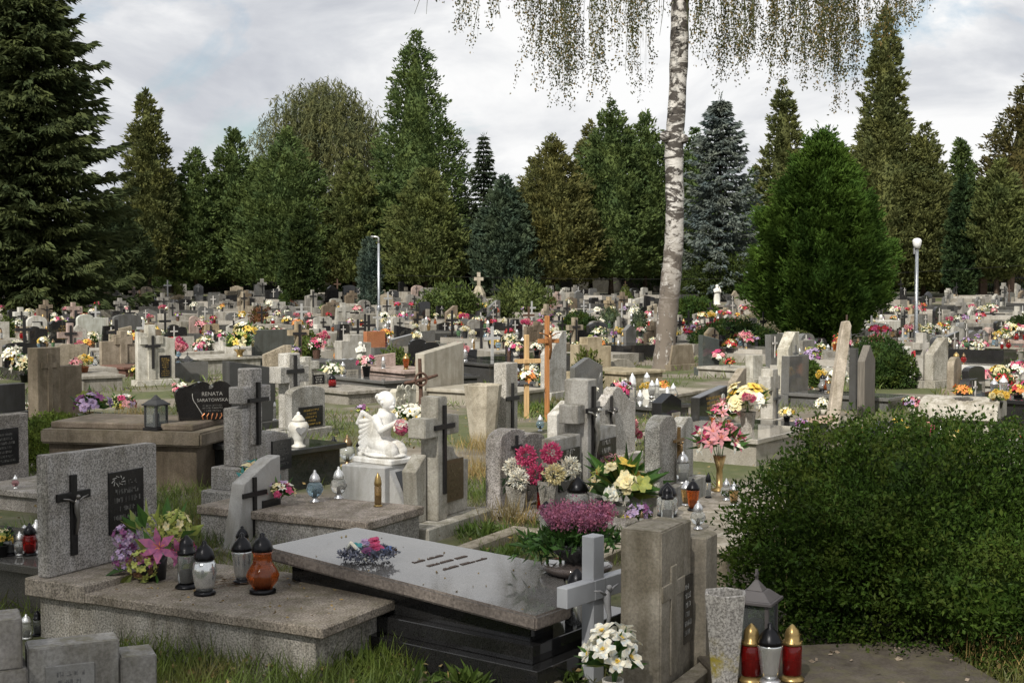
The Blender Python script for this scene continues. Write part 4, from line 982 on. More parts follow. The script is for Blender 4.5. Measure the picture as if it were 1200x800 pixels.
def pillar_grave():
    q = P(774, 822); g = thing('pillar_headstone', 'tall plain concrete headstone pillar with raised cross relief and lower wings', 'grave', q, ROW, 'graves'); H = up(q, 200); c = (.30, .27, .225)
    part('pillar', MB().box(0, .34, 0, .225, -.1, H).data('pillar', CONC, bevel=.008, seg=2), g, c)
    part('cross', cross_mb(H - .3, .33, .085, -.009, .002, .1, .17, .78).data('cross', CONC, bevel=.004), g, c)
    part('wing', MB().box(.343, .53, .03, .22, -.1, H - .02).data('wing', CONC, bevel=.008), g, c)
    q2 = part('plaque', MB().box(.36, .52, .015, .033, .2, .56).data('plaque', PLAQ), g); part('lettering', letters(.12, .3, 6, PALE), q2, loc=(.44, .0145, .23))
    part('wing', MB().box(.545, .74, -.05, .16, -.1, H - .12).data('wing', CONC, bevel=.008), g, c)
    part('plinth', MB().box(.0, .54, -.12, -.022, -.1, .08).data('plinth', CONC, bevel=.008), g, c)
pillar_grave()
def terrazzo_vase():
    q = P(849, 822); H = up(q, 130); r1, r0 = up(q, 27), up(q, 14)
    m, nt, b = newmat('lichen_terrazzo'); vec, oi, tc = coords(nt)
    g = ramp(nt, noise(nt, vec, 75, 3, .7), [(.36, (.13, .12, .11)), (.62, (.46, .44, .41))])
    sx = nt.nodes.new('ShaderNodeSeparateXYZ'); nt.links.new(tc.outputs['Object'], sx.inputs[0])
    mr = N(nt, 'ShaderNodeMapRange'); nt.links.new(sx.outputs['Z'], mr.inputs[0]); mr.inputs[1].default_value = H * .62; mr.inputs[2].default_value = H * .45
    ln = ramp(nt, noise(nt, tc.outputs['Object'], 9, 5, .65), [(.46, (0, 0, 0)), (.62, (1, 1, 1))])
    f = N(nt, 'ShaderNodeMath', operation='MULTIPLY'); nt.links.new(mr.outputs[0], f.inputs[0]); nt.links.new(ln, f.inputs[1])
    c = mul(nt, g, (.27, .22, .03), f.outputs[0], 'MIX'); nt.links.new(c, b.inputs['Base Color']); b.inputs['Roughness'].default_value = .9
    bp = N(nt, 'ShaderNodeBump', Strength=.5, Distance=.006); nt.links.new(noise(nt, vec, 60, 4), bp.inputs['Height']); nt.links.new(bp.outputs[0], b.inputs['Normal'])
    thing('terrazzo_vase', 'empty six sided terrazzo vase with yellow lichen beside the concrete pillar', 'vase', q, .35, data=MB().lathe([(r0, -.03), (r1, H), (r1 * .84, H), (r1 * .78, H * .8), (.01, H * .78)], 6).data('terrazzo_vase', m, bevel=.004))
terrazzo_vase()
LN('cyl', 880, 797, 68, .11, 'red', 'gold', 'gold', label='red lantern with brass cap beside the terrazzo vase, left of the silvery one')
LN('cup', 902, 800, 72, .11, 'mirror', 'black', 'silver', label='silvery clear lantern with dark cap between two red lanterns')
LN('cyl', 928, 796, 66, .11, 'red', 'gold', 'gold', label='red lantern with brass cap nearest the box bush')
q = P(886, 764, .11); house_lantern(q, up(q, 98), up(q, 40), 'small dark grey metal lantern house with cross behind the red lanterns', (.12, .11, .11))
def corner_slab():
    q = P(905, 775, .11); q.z = 0
    g = thing('slab_grave', 'worn brown concrete slab with fallen leaves at the bottom edge under the red lanterns', 'grave', q, R(8), 'graves')
    part('slab', MB().box(-.36, 1.05, -1.2, .32, -.05, .105).data('slab', CONC, bevel=.012), g, (.11, .094, .078))
    part('leaves', (lambda m: (m.card(np.stack([rng.uniform(-.2, 1.0, 28), rng.uniform(-.5, .2, 28), np.full(28, .112)], 1), rng.normal(size=(28, 3)) * [1, 1, .05], .04, .02, 0), m)[1])(MB()).data('leaves', flat_mat('dry_leaf', (.30, .24, .18), .8, var=.5)), g)
corner_slab()
# box bush and shrubs
bush(P(1090, 740), 1.0, .95, 1.2, 'big dark green box bush filling the lower right of the picture', (.031, .060, .010), 110000, (.030, .017), 'box_bush', up=.45, lobes=[(0, 0, 0, 1), (-.62, .05, 0, .6), (-.34, .05, .06, .86), (.45, .1, .0, .86), (.78, -.2, 0, .66), (.1, -.3, 0, .8), (-.1, -.1, .3, .72), (-.42, .0, .26, .66), (.3, -.1, .22, .7)], lump=.2, box_=3.2, shoots=520, holes=26)
bush(P(1188, 745), .42, .4, .62, 'lower brownish box shrub with dry grass at the right edge', (.07, .07, .02), 16000, (.03, .012), 'box_bush', up=.7)
bush(P(63, 548), .42, .4, .62, 'small light green box bush behind the wide front headstone', (.13, .18, .04), 16000, (.035, .02), 'box_bush', up=.6, lobes=[(0, 0, 0, 1), (-.5, 0, .1, .7), (.45, .1, 0, .72), (.1, .2, .25, .7)])
bush(P(83, 592, .1), .13, .12, .2, 'little clipped yellow green shrub beside the speckled headstone', (.12, .13, .03), 1800, (.02, .012), 'box_bush', up=.5)
# left edge graves
def left_edge():
    p = P(6, 583); g = grave(p, 'speckled headstone with black screwed plaque cut by the left edge', 'rect', up(p, 97), .62, .12, GREY, plaque=(.0, .33, .34, .36, BLK), slab=(1.5, .9, .18), group='graves')
    p = P(-66, 674); g = grave(p, 'low dark polished grave slab carrying a row of lanterns at the left edge', 'rect', .65, .8, .1, GREY, GRAN, slab=(1.45, .95, .30), slabcol=(.11, .105, .1), slabmat=GRAN, group='graves', plaque=(.15, .4, .25, .2, BLK))
left_edge()
for (x, y, h, g, c, k, lb) in ((12, 650, 34, 'smoke', 'black', 'cyl', 'dark glass lantern with black cap, leftmost on the dark slab at the left edge'), (23, 650, 28, 'white', 'white', 'jar', 'white lantern between dark and red lanterns at the left edge'), (35, 650, 38, 'red', 'black', 'jar', 'red lantern with black cap in the row at the left edge'), (43, 648, 40, 'white', 'white', 'onion', 'white frosted lantern, rightmost in the row at the left edge'), (29, 640, 30, 'clear', 'silver', 'cyl', 'clear lantern half hidden behind the row at the left edge')):
    LN(k, x, y, h, .30, g, c, label=lb)
LN('jar', 31, 748, 30, .02, 'white', 'white', label='white lantern standing low behind the stepped concrete headstone'); LN('cyl', 44, 744, 30, .02, 'smoke', 'black', label='dark lantern standing low behind the stepped concrete headstone')
LN('onion', 18, 572, 16, .18, 'pink', 'white', label='small pinkish lantern at the foot of the speckled headstone at the left edge')
FLW('yellow green foliage and yellow flowers', 2, 652, .3, 16, 'yellow green flowers beside the lantern row at the left edge', 'pot', 14)
# ------------------------------------------------------------------ graves in the middle distance, each by hand
USED = []
def M(px, py, hpx, shape, w, label, col=GREY, mat=None, cross=None, plaque=None, z=None, **k):
    p = P(px, py); h = up(p, hpx); USED.append((p.x, p.y))
    if cross: x, zz, ch, cc = cross; cross = (x * w, zz * h, ch * h, cc)
    if plaque: x, zz, pw, ph, pc = plaque; plaque = (x * w, zz * h, pw * w, ph * h, pc)
    if k.get('stonecross'): x, H, A, T, d = k['stonecross']; k['stonecross'] = (x * w, H * h, A * w, T * w, d)
    k.setdefault('rz', ROW - R(20 if py < 462 else 5)); k.setdefault('group', 'graves'); k.setdefault('name', 'gravestone')
    return grave(p, label, shape, h * (k.pop('hf', 1.0)), w, k.pop('t', .13), col, mat, cross, plaque, **k), p, h
# --- brown tomb with the heart stone
def heart_tomb():
    p = P(234, 573); H = up(P(262, 572), 74); g = thing('family_tomb', 'high brown stone tomb with stepped edge carrying the black heart stone', 'grave', p, ROW + R(16), 'graves')
    USED.append((p.x, p.y))
    L, W = 1.75, 1.05
    # p is the near front corner; local x across (to the right/back), +y backwards
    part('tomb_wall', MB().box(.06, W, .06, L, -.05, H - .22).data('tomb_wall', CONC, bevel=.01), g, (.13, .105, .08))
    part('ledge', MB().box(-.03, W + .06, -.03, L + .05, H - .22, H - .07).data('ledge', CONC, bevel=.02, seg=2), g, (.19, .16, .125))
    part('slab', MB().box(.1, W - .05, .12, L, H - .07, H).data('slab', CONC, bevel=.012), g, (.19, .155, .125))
    return p, H
hp, hH = heart_tomb()
def heart_stone():
    q = P(241, 492, hH); k = up(q, 1); a = R(22)
    g = thing('heart_stone', 'polished black double heart headstone with pale name lettering on the brown tomb', 'grave', q, a, 'graves')
    w, h = 60 * k, 46 * k
    def heart(cx, s, hh):
        pts = []
        for i in range(40):
            t = math.pi * 2 * i / 40
            x = 16 * math.sin(t) ** 3; z = 13 * math.cos(t) - 5 * math.cos(2 * t) - 2 * math.cos(3 * t) - math.cos(4 * t)
            pts.append((cx + x / 16 * s, max(0, (z + 10) / 22 * hh)))
        return pts
    b = w * .5
    pol = [(-b, 0), (b * .95, 0), (b * 1.05, h * .55)] + arc(b * .62, h * .68, b * .44, h * .3, -.2, math.pi * .85, 12) + arc(-b * .1, h * .68, b * .42, h * .3, math.pi * .18, math.pi * .95, 12) + [(-b * .5, h * .74)] + arc(-b * .75, h * .66, b * .4, h * .2, math.pi * .3, math.pi, 6)
    part('headstone', MB().prism(pol, 0, .1).data('headstone', GRAN, bevel=.006, seg=2), g, (.016, .015, .015))
    part('rim', MB().tube([(x, -.004, z) for x, z in arc(-b * .1, h * .64, b * .40, h * .3, math.pi * .95, math.pi * 1.25, 6)] + [(-b * .1, -.004, h * .12)], .004, 5).data('rim', PALE), g)
    part('lettering', text_mesh([('ŚP', h * .1, b * .22, h * .80), ('RENATA', h * .14, b * .26, h * .62), ('SARATOWSKA', h * .118, b * .27, h * .47)], flat_mat('heart_letter', (.25, .24, .22), .5), w), g)
    part('lettering', letters(w * .45, h * .2, 3, DIM, depth=.002), g, loc=(b * .26, 0, h * .2))
    m = MB()
    for i in range(5): m.tube([((-.1 + .16 * i) * b, -.01, .01), ((-.14 + .19 * i) * b, -.014, h * .1), ((-.1 + .16 * i + .06) * b, -.01, h * .17)], .006, 5)
    part('ornament', m.data('ornament', flat_mat('copper', (.5, .2, .09), .4, .6)), g)
heart_stone()
q = P(183, 496, hH); house_lantern(q, up(q, 47), up(q, 19), 'dark metal lantern house with white candle on the brown tomb', (.03, .03, .03), cross=False)
LN('jar', 67, 491, 27, .0, 'clear', 'bronze', label='dark capped lantern at the foot of the brown concrete pillar', )
g, p, h = M(62, 492, 85, 'none', .5, 'brown concrete double pillar headstone with raised cross relief', TANC, CONC, plinth=0)
for (x0, x1, y0, y1, hh, nm, c) in ((-.27, .16, 0, .24, 1, 'pillar', BROWN), (.165, .62, .06, .22, .73, 'wing', BROWN)):
    part(nm, MB().box(x0, x1, y0, y1, -.05, h * hh).data(nm, CONC, bevel=.008), g, c)
part('cross', cross_mb(h * .8, .3, .08, -.02, .003, h * .12, -.05, .8).data('cross', CONC), g, BROWN)
FLW('lilac and green flowers', 106, 492, hH * .35, 21, 'lilac flowers with green hydrangeas in a round green glass vase', 'glassball', 30, 17, 2)
FLW('mixed pink and white flowers', 145, 486, .1, 16, 'low pink and white bouquet left of the dark lantern house', None, 6); 
FLW('yellow green foliage and yellow flowers', 138, 470, .2, 13, 'yellow green orchid leaves above the low pink and white bouquet', None, 6)
# --- long terrazzo grave with cross column
def cross_column():
    p = P(299, 614); s = up(p, 1); USED.append((p.x, p.y))
    g = thing('cross_monument', 'terrazzo grave with tall stone cross, wing plaque and long pebbled slab', 'grave', p, ROW, 'graves'); c = (.37, .355, .345)
    part('step', MB().box(-.3, .3, -.05, .36, -.05, s * 42).data('step', STONE, bevel=.008), g, c)
    part('step', MB().box(-.2, .3, .02, .33, s * 42, s * 68).data('step', STONE, bevel=.008), g, c)
    part('pillar', MB().box(-.10, .13, .05, .27, s * 68, s * 136).data('pillar', STONE, bevel=.01), g, c)
    part('stone_cross', cross_mb(s * 90, .40, .15, .03, .19, s * 92, .08, .66).data('stone_cross', STONE, bevel=.008), g, c)
    cr = part('cross', cross_mb(s * 74, .27, .035, -.0, .032, s * 92, .08, .72).data('cross', IRON), g)
    part('wing', MB().prism([(.135, .0), (.6, .0), (.6, s * 98), (.4, s * 104), (.135, s * 102)], .08, .22).data('wing', STONE, bevel=.008), g, c)
    q = part('plaque', MB().box(.34, .62, .062, .083, s * 56, s * 92).data('plaque', PLAQ), g); part('lettering', letters(.2, .22, 5, DIM), q, loc=(.48, .0615, s * 60))
    q = P(430, 612, .3); M_ = Matrix.Rotation(-ROW, 4, 'Z'); lq = M_ @ (Vector((q.x, q.y, 0)) - Vector((p.x, p.y, 0)))
    part('tomb_wall', MB().box(lq.x + .03, lq.x + .82, lq.y + .03, -.08, -.05, .23).data('tomb_wall', STONE, bevel=.006), g, c)
    part('slab', MB().box(lq.x, lq.x + .85, lq.y, -.06, .23, .30).data('slab', STONE, bevel=.008), g, (.33, .285, .25))
cross_column()
LN('onion', 369, 588, 38, .3, 'blue', 'silver', label='round bluish glass lantern with silver cap on the pebbled slab')
LN('onion', 397, 584, 38, .3, 'white', 'white', 'silver', label='round milky white lantern right of the bluish one on the pebbled slab')
LN('tall', 443, 593, 40, .3, 'amber', 'gold', label='slim lantern with gilded foot and pointed cap before the angel')
def slant_stone():
    p = P(300, 640); s = up(p, 1); USED.append((p.x, p.y))
    g = thing('slanted_headstone', 'pale grey slanting headstone with black cross and small black plaque', 'grave', p, ROW, 'graves')
    pol = [(-.26, .0), (.33, 0), (.33, s * 102), (.2, s * 99), (-.14, s * 76)]
    part('headstone', MB().prism(pol, 0, .13).data('headstone', MARB, bevel=.006), g, (.38, .375, .37))
    part('cross', cross_mb(s * 70, .3, .038, -.018, .002, s * 12, -.02, .72).data('cross', IRON), g)
    q = part('plaque', MB().box(.08, .31, -.016, .003, s * 6, s * 52).data('plaque', PLAQ), g); part('lettering', letters(.17, .2, 6, DIM), q, loc=(.195, -.017, s * 10))
    part('plinth', MB().box(-.34, .4, -.14, .2, -.05, .02).data('plinth', CONC, bevel=.006), g, (.22, .21, .2))
slant_stone()
LN('jar', 284, 655, 44, .2, 'amber', 'black', label='dark capped amber lantern at the foot of the slanting headstone')
FLW('teal and cream flowers', 305, 588, .3, 23, 'teal and cream artificial lilies behind the slanting headstone', 'jug', 22, parts=2)
FLW('mixed pink and white flowers', 330, 592, .3, 17, 'cream and magenta flowers right of the slanting headstone', None, 8, parts=1, var=3)
FLW('teal and cream flowers', 365, 609, .12, 12, 'fallen teal and white bouquet beside the pebbled slab', None, 4, parts=1, var=2)
LN('cup', 329, 574, 20, .3, 'clear', 'white', label='small clear lantern behind the cream and magenta flowers')
# --- angel
def angel():
    p = P(467, 592, .05); s = up(p, 1); USED.append((p.x, p.y))
    g = thing('angel_pedestal', 'pale grey grave pedestal with sloping dark name plate under the white angel', 'grave', (p.x, p.y, 0), ROW, 'graves')
    H = s * 50 + .05
    part('plinth', MB().box(-.5, .5, -.3, .55, -.05, .07).data('plinth', CONC, bevel=.006), g, (.34, .33, .32))
    part('pedestal', MB().prism([(-.33, .07), (.30, .07), (.30, H), (-.33, H)], -.06, .42).data('pedestal', MARB, bevel=.01), g, (.52, .52, .52))
    part('side_block', MB().add([(.302, -.06, .07), (.42, -.06, .07), (.42, .42, .07), (.302, .42, .07), (.302, .0, H * .9), (.302, .42, H * .9)], [(0, 1, 4), (2, 3, 5), (1, 2, 5, 4), (3, 2, 1, 0), (0, 4, 5, 3)]).data('side_block', MARB), g, (.50, .50, .50))
    part('desk', MB().add([(-.25, -.26, .07), (.28, -.26, .07), (.28, -.062, .07), (-.25, -.062, .07), (-.25, -.062, H * .92), (.28, -.062, H * .92), (-.25, -.2, .12), (.28, -.2, .12)], [(0, 1, 7, 6), (6, 7, 5, 4), (3, 4, 5, 2), (1, 2, 5, 7), (0, 6, 4, 3), (0, 3, 2, 1)]).data('desk', MARB), g, (.50, .50, .50))
    d = Vector((0, .138, H * .92 - .12)).normalized()
    pl = MB().box(-.17, .2, 0, .015, .02, .29); me = pl.data('plaque', PLAQ)
    q = part('plaque', me, g, loc=(0, -.2, .13), rot=(-math.atan2(.138, H * .92 - .12), 0, 0)); part('lettering', letters(.26, .2, 5, PALE), q, loc=(0.01, -.0005, .05))
    # the statue, turned to the right
    sh = s * 78 / .60
    st = thing('angel_statue', 'white kneeling child angel statue with folded wings holding flowers', 'statue', (p.x + WV.x * .0 - LV.x * .16, p.y + WV.y * .0 - LV.y * .16, H), ROW + R(-10))
    parts_ = []
    def ell(c, r, rot=None):
        bm = bmesh.new(); bmesh.ops.create_icosphere(bm, subdivisions=3, radius=1)
        Mx = Matrix.Translation(c) @ (rot.to_4x4() if rot else Matrix()) @ Matrix.Diagonal((*r, 1)); bm.transform(Mx); parts_.append(bm)
    def cap(a, b, ra, rb, n=7):
        a, b = Vector(a), Vector(b)
        for i in range(n): f = i / (n - 1); r = ra + (rb - ra) * f; ell(a.lerp(b, f), (r, r, r))
    ez = lambda a, ax: Matrix.Rotation(a, 3, ax)
    # robe and kneeling legs (front is -y)
    for e in (-1, 1):
        cap((e * .055, .09, .05), (e * .06, -.15, .055), .055, .06); cap((e * .05, .06, .12), (e * .055, -.13, .08), .07, .065); cap((e * .05, .10, .04), (e * .05, .20, .035), .045, .03)
    ell((0, .05, .13), (.115, .12, .10)); cap((0, .06, .14), (0, .02, .27), .105, .085); cap((0, .02, .27), (0, -.005, .355), .088, .075)
    ell((0, -.0, .36), (.105, .06, .045)); cap((0, -.01, .38), (0, -.03, .44), .036, .036)
    ell((0, -.05, .50), (.066, .074, .078)); ell((0, -.02, .525), (.076, .078, .07)); ell((0, -.115, .485), (.014, .016, .014)); ell((0, -.098, .455), (.03, .028, .024)); ell((0, -.112, .463), (.018, .008, .006)); ell((0, -.1, .512), (.045, .02, .010))
    for i in range(12):
        a = i * .55; ell((.066 * math.cos(a), -.015 + .068 * math.sin(a) * (1 if math.sin(a) > 0 else .55), .535 + .02 * math.sin(3 * a)), (.024, .024, .022))
    for e in (-1, 1):
        ell((e * .069, -.04, .495), (.01, .016, .02)); ell((e * .028, -.108, .503), (.012, .008, .006))
        cap((e * .10, .0, .35), (e * .115, -.07, .25), .042, .034); cap((e * .115, -.07, .25), (e * .035, -.16, .31), .034, .024); ell((e * .02, -.18, .325), (.022, .034, .018))
        for f in range(4): cap((e * .018, -.19 - .004 * f, .318 + f * .009), (e * -.012, -.205, .322 + f * .009), .008, .006, 3)
        # wing
        for j in range(7):
            f = j / 6; cap((e * .05, .085, .33 - .02 * j), (e * (.10 + .02 * (1 - f)), .165 + .006 * j, .36 - .05 * j - .04), .026, .024, 9)
        cap((e * .05, .09, .33), (e * .12, .15, .40), .026, .022); cap((e * .12, .15, .40), (e * .13, .2, .3), .022, .02)
    ell((0, -.02, .02), (.15, .22, .03))
    bm = bmesh.new(); tmp = bpy.data.meshes.new('t')
    for b in parts_:
        b.to_mesh(tmp); bm.from_mesh(tmp); b.free()
    bm.to_mesh(tmp); bm.free()
    o = bpy.data.objects.new('t', tmp); COL.objects.link(o)
    mo = o.modifiers.new('r', 'REMESH'); mo.mode = 'VOXEL'; mo.voxel_size = .0045; mo.use_smooth_shade = True
    sm = o.modifiers.new('s', 'SMOOTH'); sm.factor = .5; sm.iterations = 1
    me = bpy.data.meshes.new_from_object(o.evaluated_get(bpy.context.evaluated_depsgraph_get())); bpy.data.objects.remove(o)
    me.transform(Matrix.Scale(sh, 4) @ Matrix.Translation((0, 0, .05))); me.materials.clear(); me.materials.append(MARB)
    part('body', me, st, (.92, .915, .90))
    part('base', MB().box(-.17 * sh, .17 * sh, -.24 * sh, .24 * sh, 0, .05 * sh).data('base', MARB, bevel=.01), st, (.92, .915, .90))
    fl = st.matrix_basis @ Vector((0, -.215 * sh, .33 * sh))
    t = thing('hand_bouquet', 'round bouquet of pink and white carnations held by the white angel', 'flowers', fl, 0, 'flowers on the graves'); m = MB(); d = sphere_dirs(26)
    for i in range(26): bloom(m, d[i] * .06 * sh * .8, d[i], .042 * sh, 'rose', PIDX['pink' if i % 3 == 0 else 'magenta' if i % 3 == 1 else 'white'])
    part('blossoms', m.data('blossoms', PALL), t)
angel()
# --- black tomb with the white heart urn
def black_tomb():
    p = P(362, 568); s = up(p, 1); USED.append((p.x, p.y)); H = s * 46
    g = thing('small_tomb', 'small black granite tomb under the white heart urn', 'grave', p, ROW + R(-8), 'graves')
    part('tomb_wall', MB().box(-.42, .42, -.06, 1.05, -.05, H - .06).data('tomb_wall', GRAN, bevel=.006), g, (.028, .03, .03))
    part('slab', MB().box(-.47, .47, -.12, 1.1, H - .06, H).data('slab', GRAN, bevel=.008), g, (.035, .036, .036)); return H
bH = black_tomb()
def heart_urn():
    q = P(350, 524, bH); h = up(q, 42)
    t = thing('heart_urn', 'white ceramic lantern with a heart window on the small black tomb', 'grave lantern', q, .4, 'grave lanterns')
    part('body', MB().lathe([(h * .2, 0), (h * .2, h * .05), (h * .12, h * .1), (h * .13, h * .2), (h * .26, h * .45), (h * .29, h * .6), (h * .24, h * .7), (h * .15, h * .74)], 24).data('body', MARB, smooth=True), t, (.74, .73, .70))
    part('lid', MB().lathe([(h * .19, h * .74), (h * .18, h * .78), (h * .09, h * .9), (h * .05, h * .92), (h * .05, h * .97), (h * .01, h)], 24).data('lid', MARB, smooth=True), t, (.74, .73, .70))
    hw = h * .14; pts = [(16 * math.sin(a) ** 3 / 16 * hw, h * .5 + (13 * math.cos(a) - 5 * math.cos(2 * a) - 2 * math.cos(3 * a) - math.cos(4 * a)) / 17 * hw) for a in [i * .2094 for i in range(30)]]
    part('heart_window', MB().prism(pts, -h * .292, -h * .2).data('heart_window', flat_mat('heart_glass', (.22, .22, .22), .2)), t)
heart_urn()
# --- grey cross monument in the centre
def centre_cross():
    p = P(513, 622); s = up(p, 1); USED.append((p.x, p.y)); c = (.44, .42, .375)
    g = thing('cross_monument', 'weathered pale concrete cross monument with side wings, black cross and bronze plaque, in the centre', 'grave', p, ROW, 'graves')
    part('plinth', MB().box(-.42, .72, -.16, .34, -.05, .1).data('plinth', CONC, bevel=.012), g, c)
    part('stone_cross', cross_mb(s * 158 - .1, .58, .165, -.05, .12, .1, 0, .76).data('stone_cross', CONC, bevel=.008, seg=2), g, c)
    part('wing', MB().prism([(-.24, .1), (-.103, .1), (-.103, s * 92), (-.28, s * 74)], .05, .19).data('wing', CONC, bevel=.008), g, c)
    part('wing', MB().prism([(.103, .1), (.56, .1), (.58, s * 76)] + arc(.58, s * 94, .26, s * 18, -math.pi / 2, -math.pi, 7) + [(.2, s * 97), (.103, s * 92)], .02, .16).data('wing', CONC, bevel=.008), g, c)
    part('cross', cross_mb(s * 104, .33, .042, -.072, -.048, s * 44, .02, .76).data('cross', IRON, bevel=.002), g)
    q = part('plaque', MB().box(.14, .46, .004, .025, s * 30, s * 80).data('plaque', flat_mat('bronze_plate', (.13, .10, .055), .45, .5)), g); part('lettering', letters(.25, .32, 7, flat_mat('bronze_letter', (.24, .2, .12), .5, .5)), q, loc=(.3, .003, s * 33))
centre_cross()
def curb():
    q = P(560, 640); g = thing('grave_border', 'worn flat concrete grave border with weeds right of the centre cross', 'grave', q, ROW, 'graves')
    for a in ((-.5, .62, -.14, 0, -.05, .07), (-.5, .62, -1.2, -1.06, -.05, .07), (.48, .62, -1.055, -.145, -.05, .07)): part('kerb', MB().box(*a).data('kerb', CONC, bevel=.012), g, (.36, .32, .26))
curb()
# --- speckled wavy headstone with the chrysanthemum pair
g, p, h = M(613, 598, 98, 'wave', .8, 'speckled pinkish headstone with wavy top behind four white and crimson pompons', (.39, .365, .355), STONE, cross=(-.16, .5, .42, BLK[:3]), plinth=.0, t=.16, slab=(1.3, 1.0, .08))
def pompons(px, py, lst, label, hpx, rpx):
    q = P(px, py, .081); k = up(q, 1); t = thing('flower_vase', label, 'flowers', q, 0, 'flowers on the graves')
    part('vase', pot_mesh('vase', hpx * k, rpx * k), t, (.40, .385, .36))
    m = MB(); m.card(rng.normal(size=(30, 3)) * [.05, .05, .03] + [0, 0, hpx * k + .03], rng.normal(size=(30, 3)) + [0, 0, .3], .1, .035, 0, .1); part('leaves', m.data('leaves', leaf_mat('dark_leaves', (.02, .035, .02), .4, 20)), t)
    for (dx, dz, dy, c) in lst:
        b = MB(); bloom(b, (0, 0, 0), (0, 0, 1), 14 * k, 'pompon', PIDX[c]); part('blossom', b.data('blossom', PALL), t, loc=(dx * k, dy * k, dz * k))
pompons(606, 606, [(11, 74, 6, 'magenta'), (23, 52, -2, 'magenta'), (2, 47, -8, 'white'), (-4, 58, 14, 'white')], 'terrazzo vase with crimson and white pompon chrysanthemums, left of the pair', 38, 15)
pompons(642, 601, [(4, 70, 4, 'magenta'), (7, 46, -6, 'cream'), (26, 53, 8, 'white')], 'terrazzo vase with one crimson and two white pompon chrysanthemums, right of the pair', 38, 13)
LN('tall', 634, 604, 48, .081, 'red', 'black', label='thin red lantern between the two pompon vases'); LN('cyl', 640, 616, 44, .081, 'clear', 'black', label='clear lantern with pointed black cap in front of the pompon vases')
LN('big', 677, 603, 46, .1, 'clear', 'black', label='wide clear lantern with big black cap behind the pink heather'); LN('big', 706, 597, 42, .1, 'clear', 'black', label='wide clear lantern right of the one behind the heather')
# --- white frame pair with cross column
def pair_frames():
    p = P(690, 590); s = up(p, 1); USED.append((p.x, p.y)); c = (.44, .425, .40)
    g = thing('double_grave', 'double grave of two low white frames with black plaques joined by a tall cross column', 'grave', p, ROW, 'graves')
    part('plinth', MB().box(-.72, .8, -.1, .3, -.05, .08).data('plinth', CONC, bevel=.01), g, c)
    part('slab', MB().box(-.7, .8, -1.15, -.102, -.05, .1).data('slab', CONC, bevel=.01), g, c)
    part('pillar', MB().box(-.1, .12, -.03, .22, .08, s * 146).data('pillar', CONC, bevel=.008), g, c)
    part('stone_cross', MB().box(-.26, -.103, .0, .2, s * 96, s * 118).box(.123, .28, .0, .2, s * 96, s * 118).data('stone_cross', CONC, bevel=.008), g, c)
    cr = part('cross', cross_mb(s * 106, .32, .045, -.06, -.028, s * 32, .01, .74).data('cross', IRON), g); part('corpus', corpus_mb(s * 96, s * 34, -.07, .01, .76).data('corpus', CAPM, smooth=True), cr, (.4, .39, .36))
    for x0, x1 in ((-.70, -.12), (.14, .76)):
        part('headstone', MB().box(x0, x1, .03, .17, .08, s * 84).data('headstone', CONC, bevel=.01), g, c)
        q = part('plaque', MB().box(x0 + .07, x1 - .06, .012, .033, .2, s * 70).data('plaque', PLAQ), g); part('lettering', letters(.34, s * 40, 4, PALE), q, loc=((x0 + x1) / 2, .0115, .26))
pair_frames()
g, p, h = M(668, 545, 76, 'gable', .62, 'white framed headstone with a stepped black plaque behind the double grave', (.46, .445, .42), CONC, plaque=(.02, .34, .5, .48, BLK))
g, p, h = M(724, 545, 92, 'ogee', .9, 'pale grey headstone with wavy shoulders and black crucifix, left of red chrysanthemums', (.42, .40, .385), STONE, cross=(-.2, .3, .6, (.016, .015, .015)), corpus=True)
FLW('magenta chrysanthemums', 733, 512, .25, 20, 'bright crimson chrysanthemums in a grey pot beside the wavy shouldered headstone', 'vase', 20, 11)
FLW('yellow green foliage and yellow flowers', 706, 522, .3, 12, 'yellow green hydrangea behind the double grave', None, 6)
FLW('white chrysanthemums', 610, 530, .35, 22, 'heap of cream white chrysanthemums at the foot of the pale wooden cross', 'jug', 16)
# lily bouquets
FLW('yellow green foliage and yellow flowers', 730, 604, .1, 46, 'tall bouquet of yellow lilies and pale leaves before the double grave', 'jug', 14, parts=2)
FLW('pink lilies', 712, 574, .35, 24, 'pink and green lilies left of the tall yellow lily bouquet', 'jug', 16)
FLW('red roses', 712, 616, .3, 17, 'crimson roses at the lower left of the yellow leaved bouquet', None, 6, parts=2)
FLW('purple asters', 748, 616, .3, 17, 'dark purple asters right of the crimson roses', None, 6)
FLW('yellow green foliage and yellow flowers', 732, 618, .28, 17, 'pale yellow leaves and flowers between crimson roses and purple asters', None, 6)
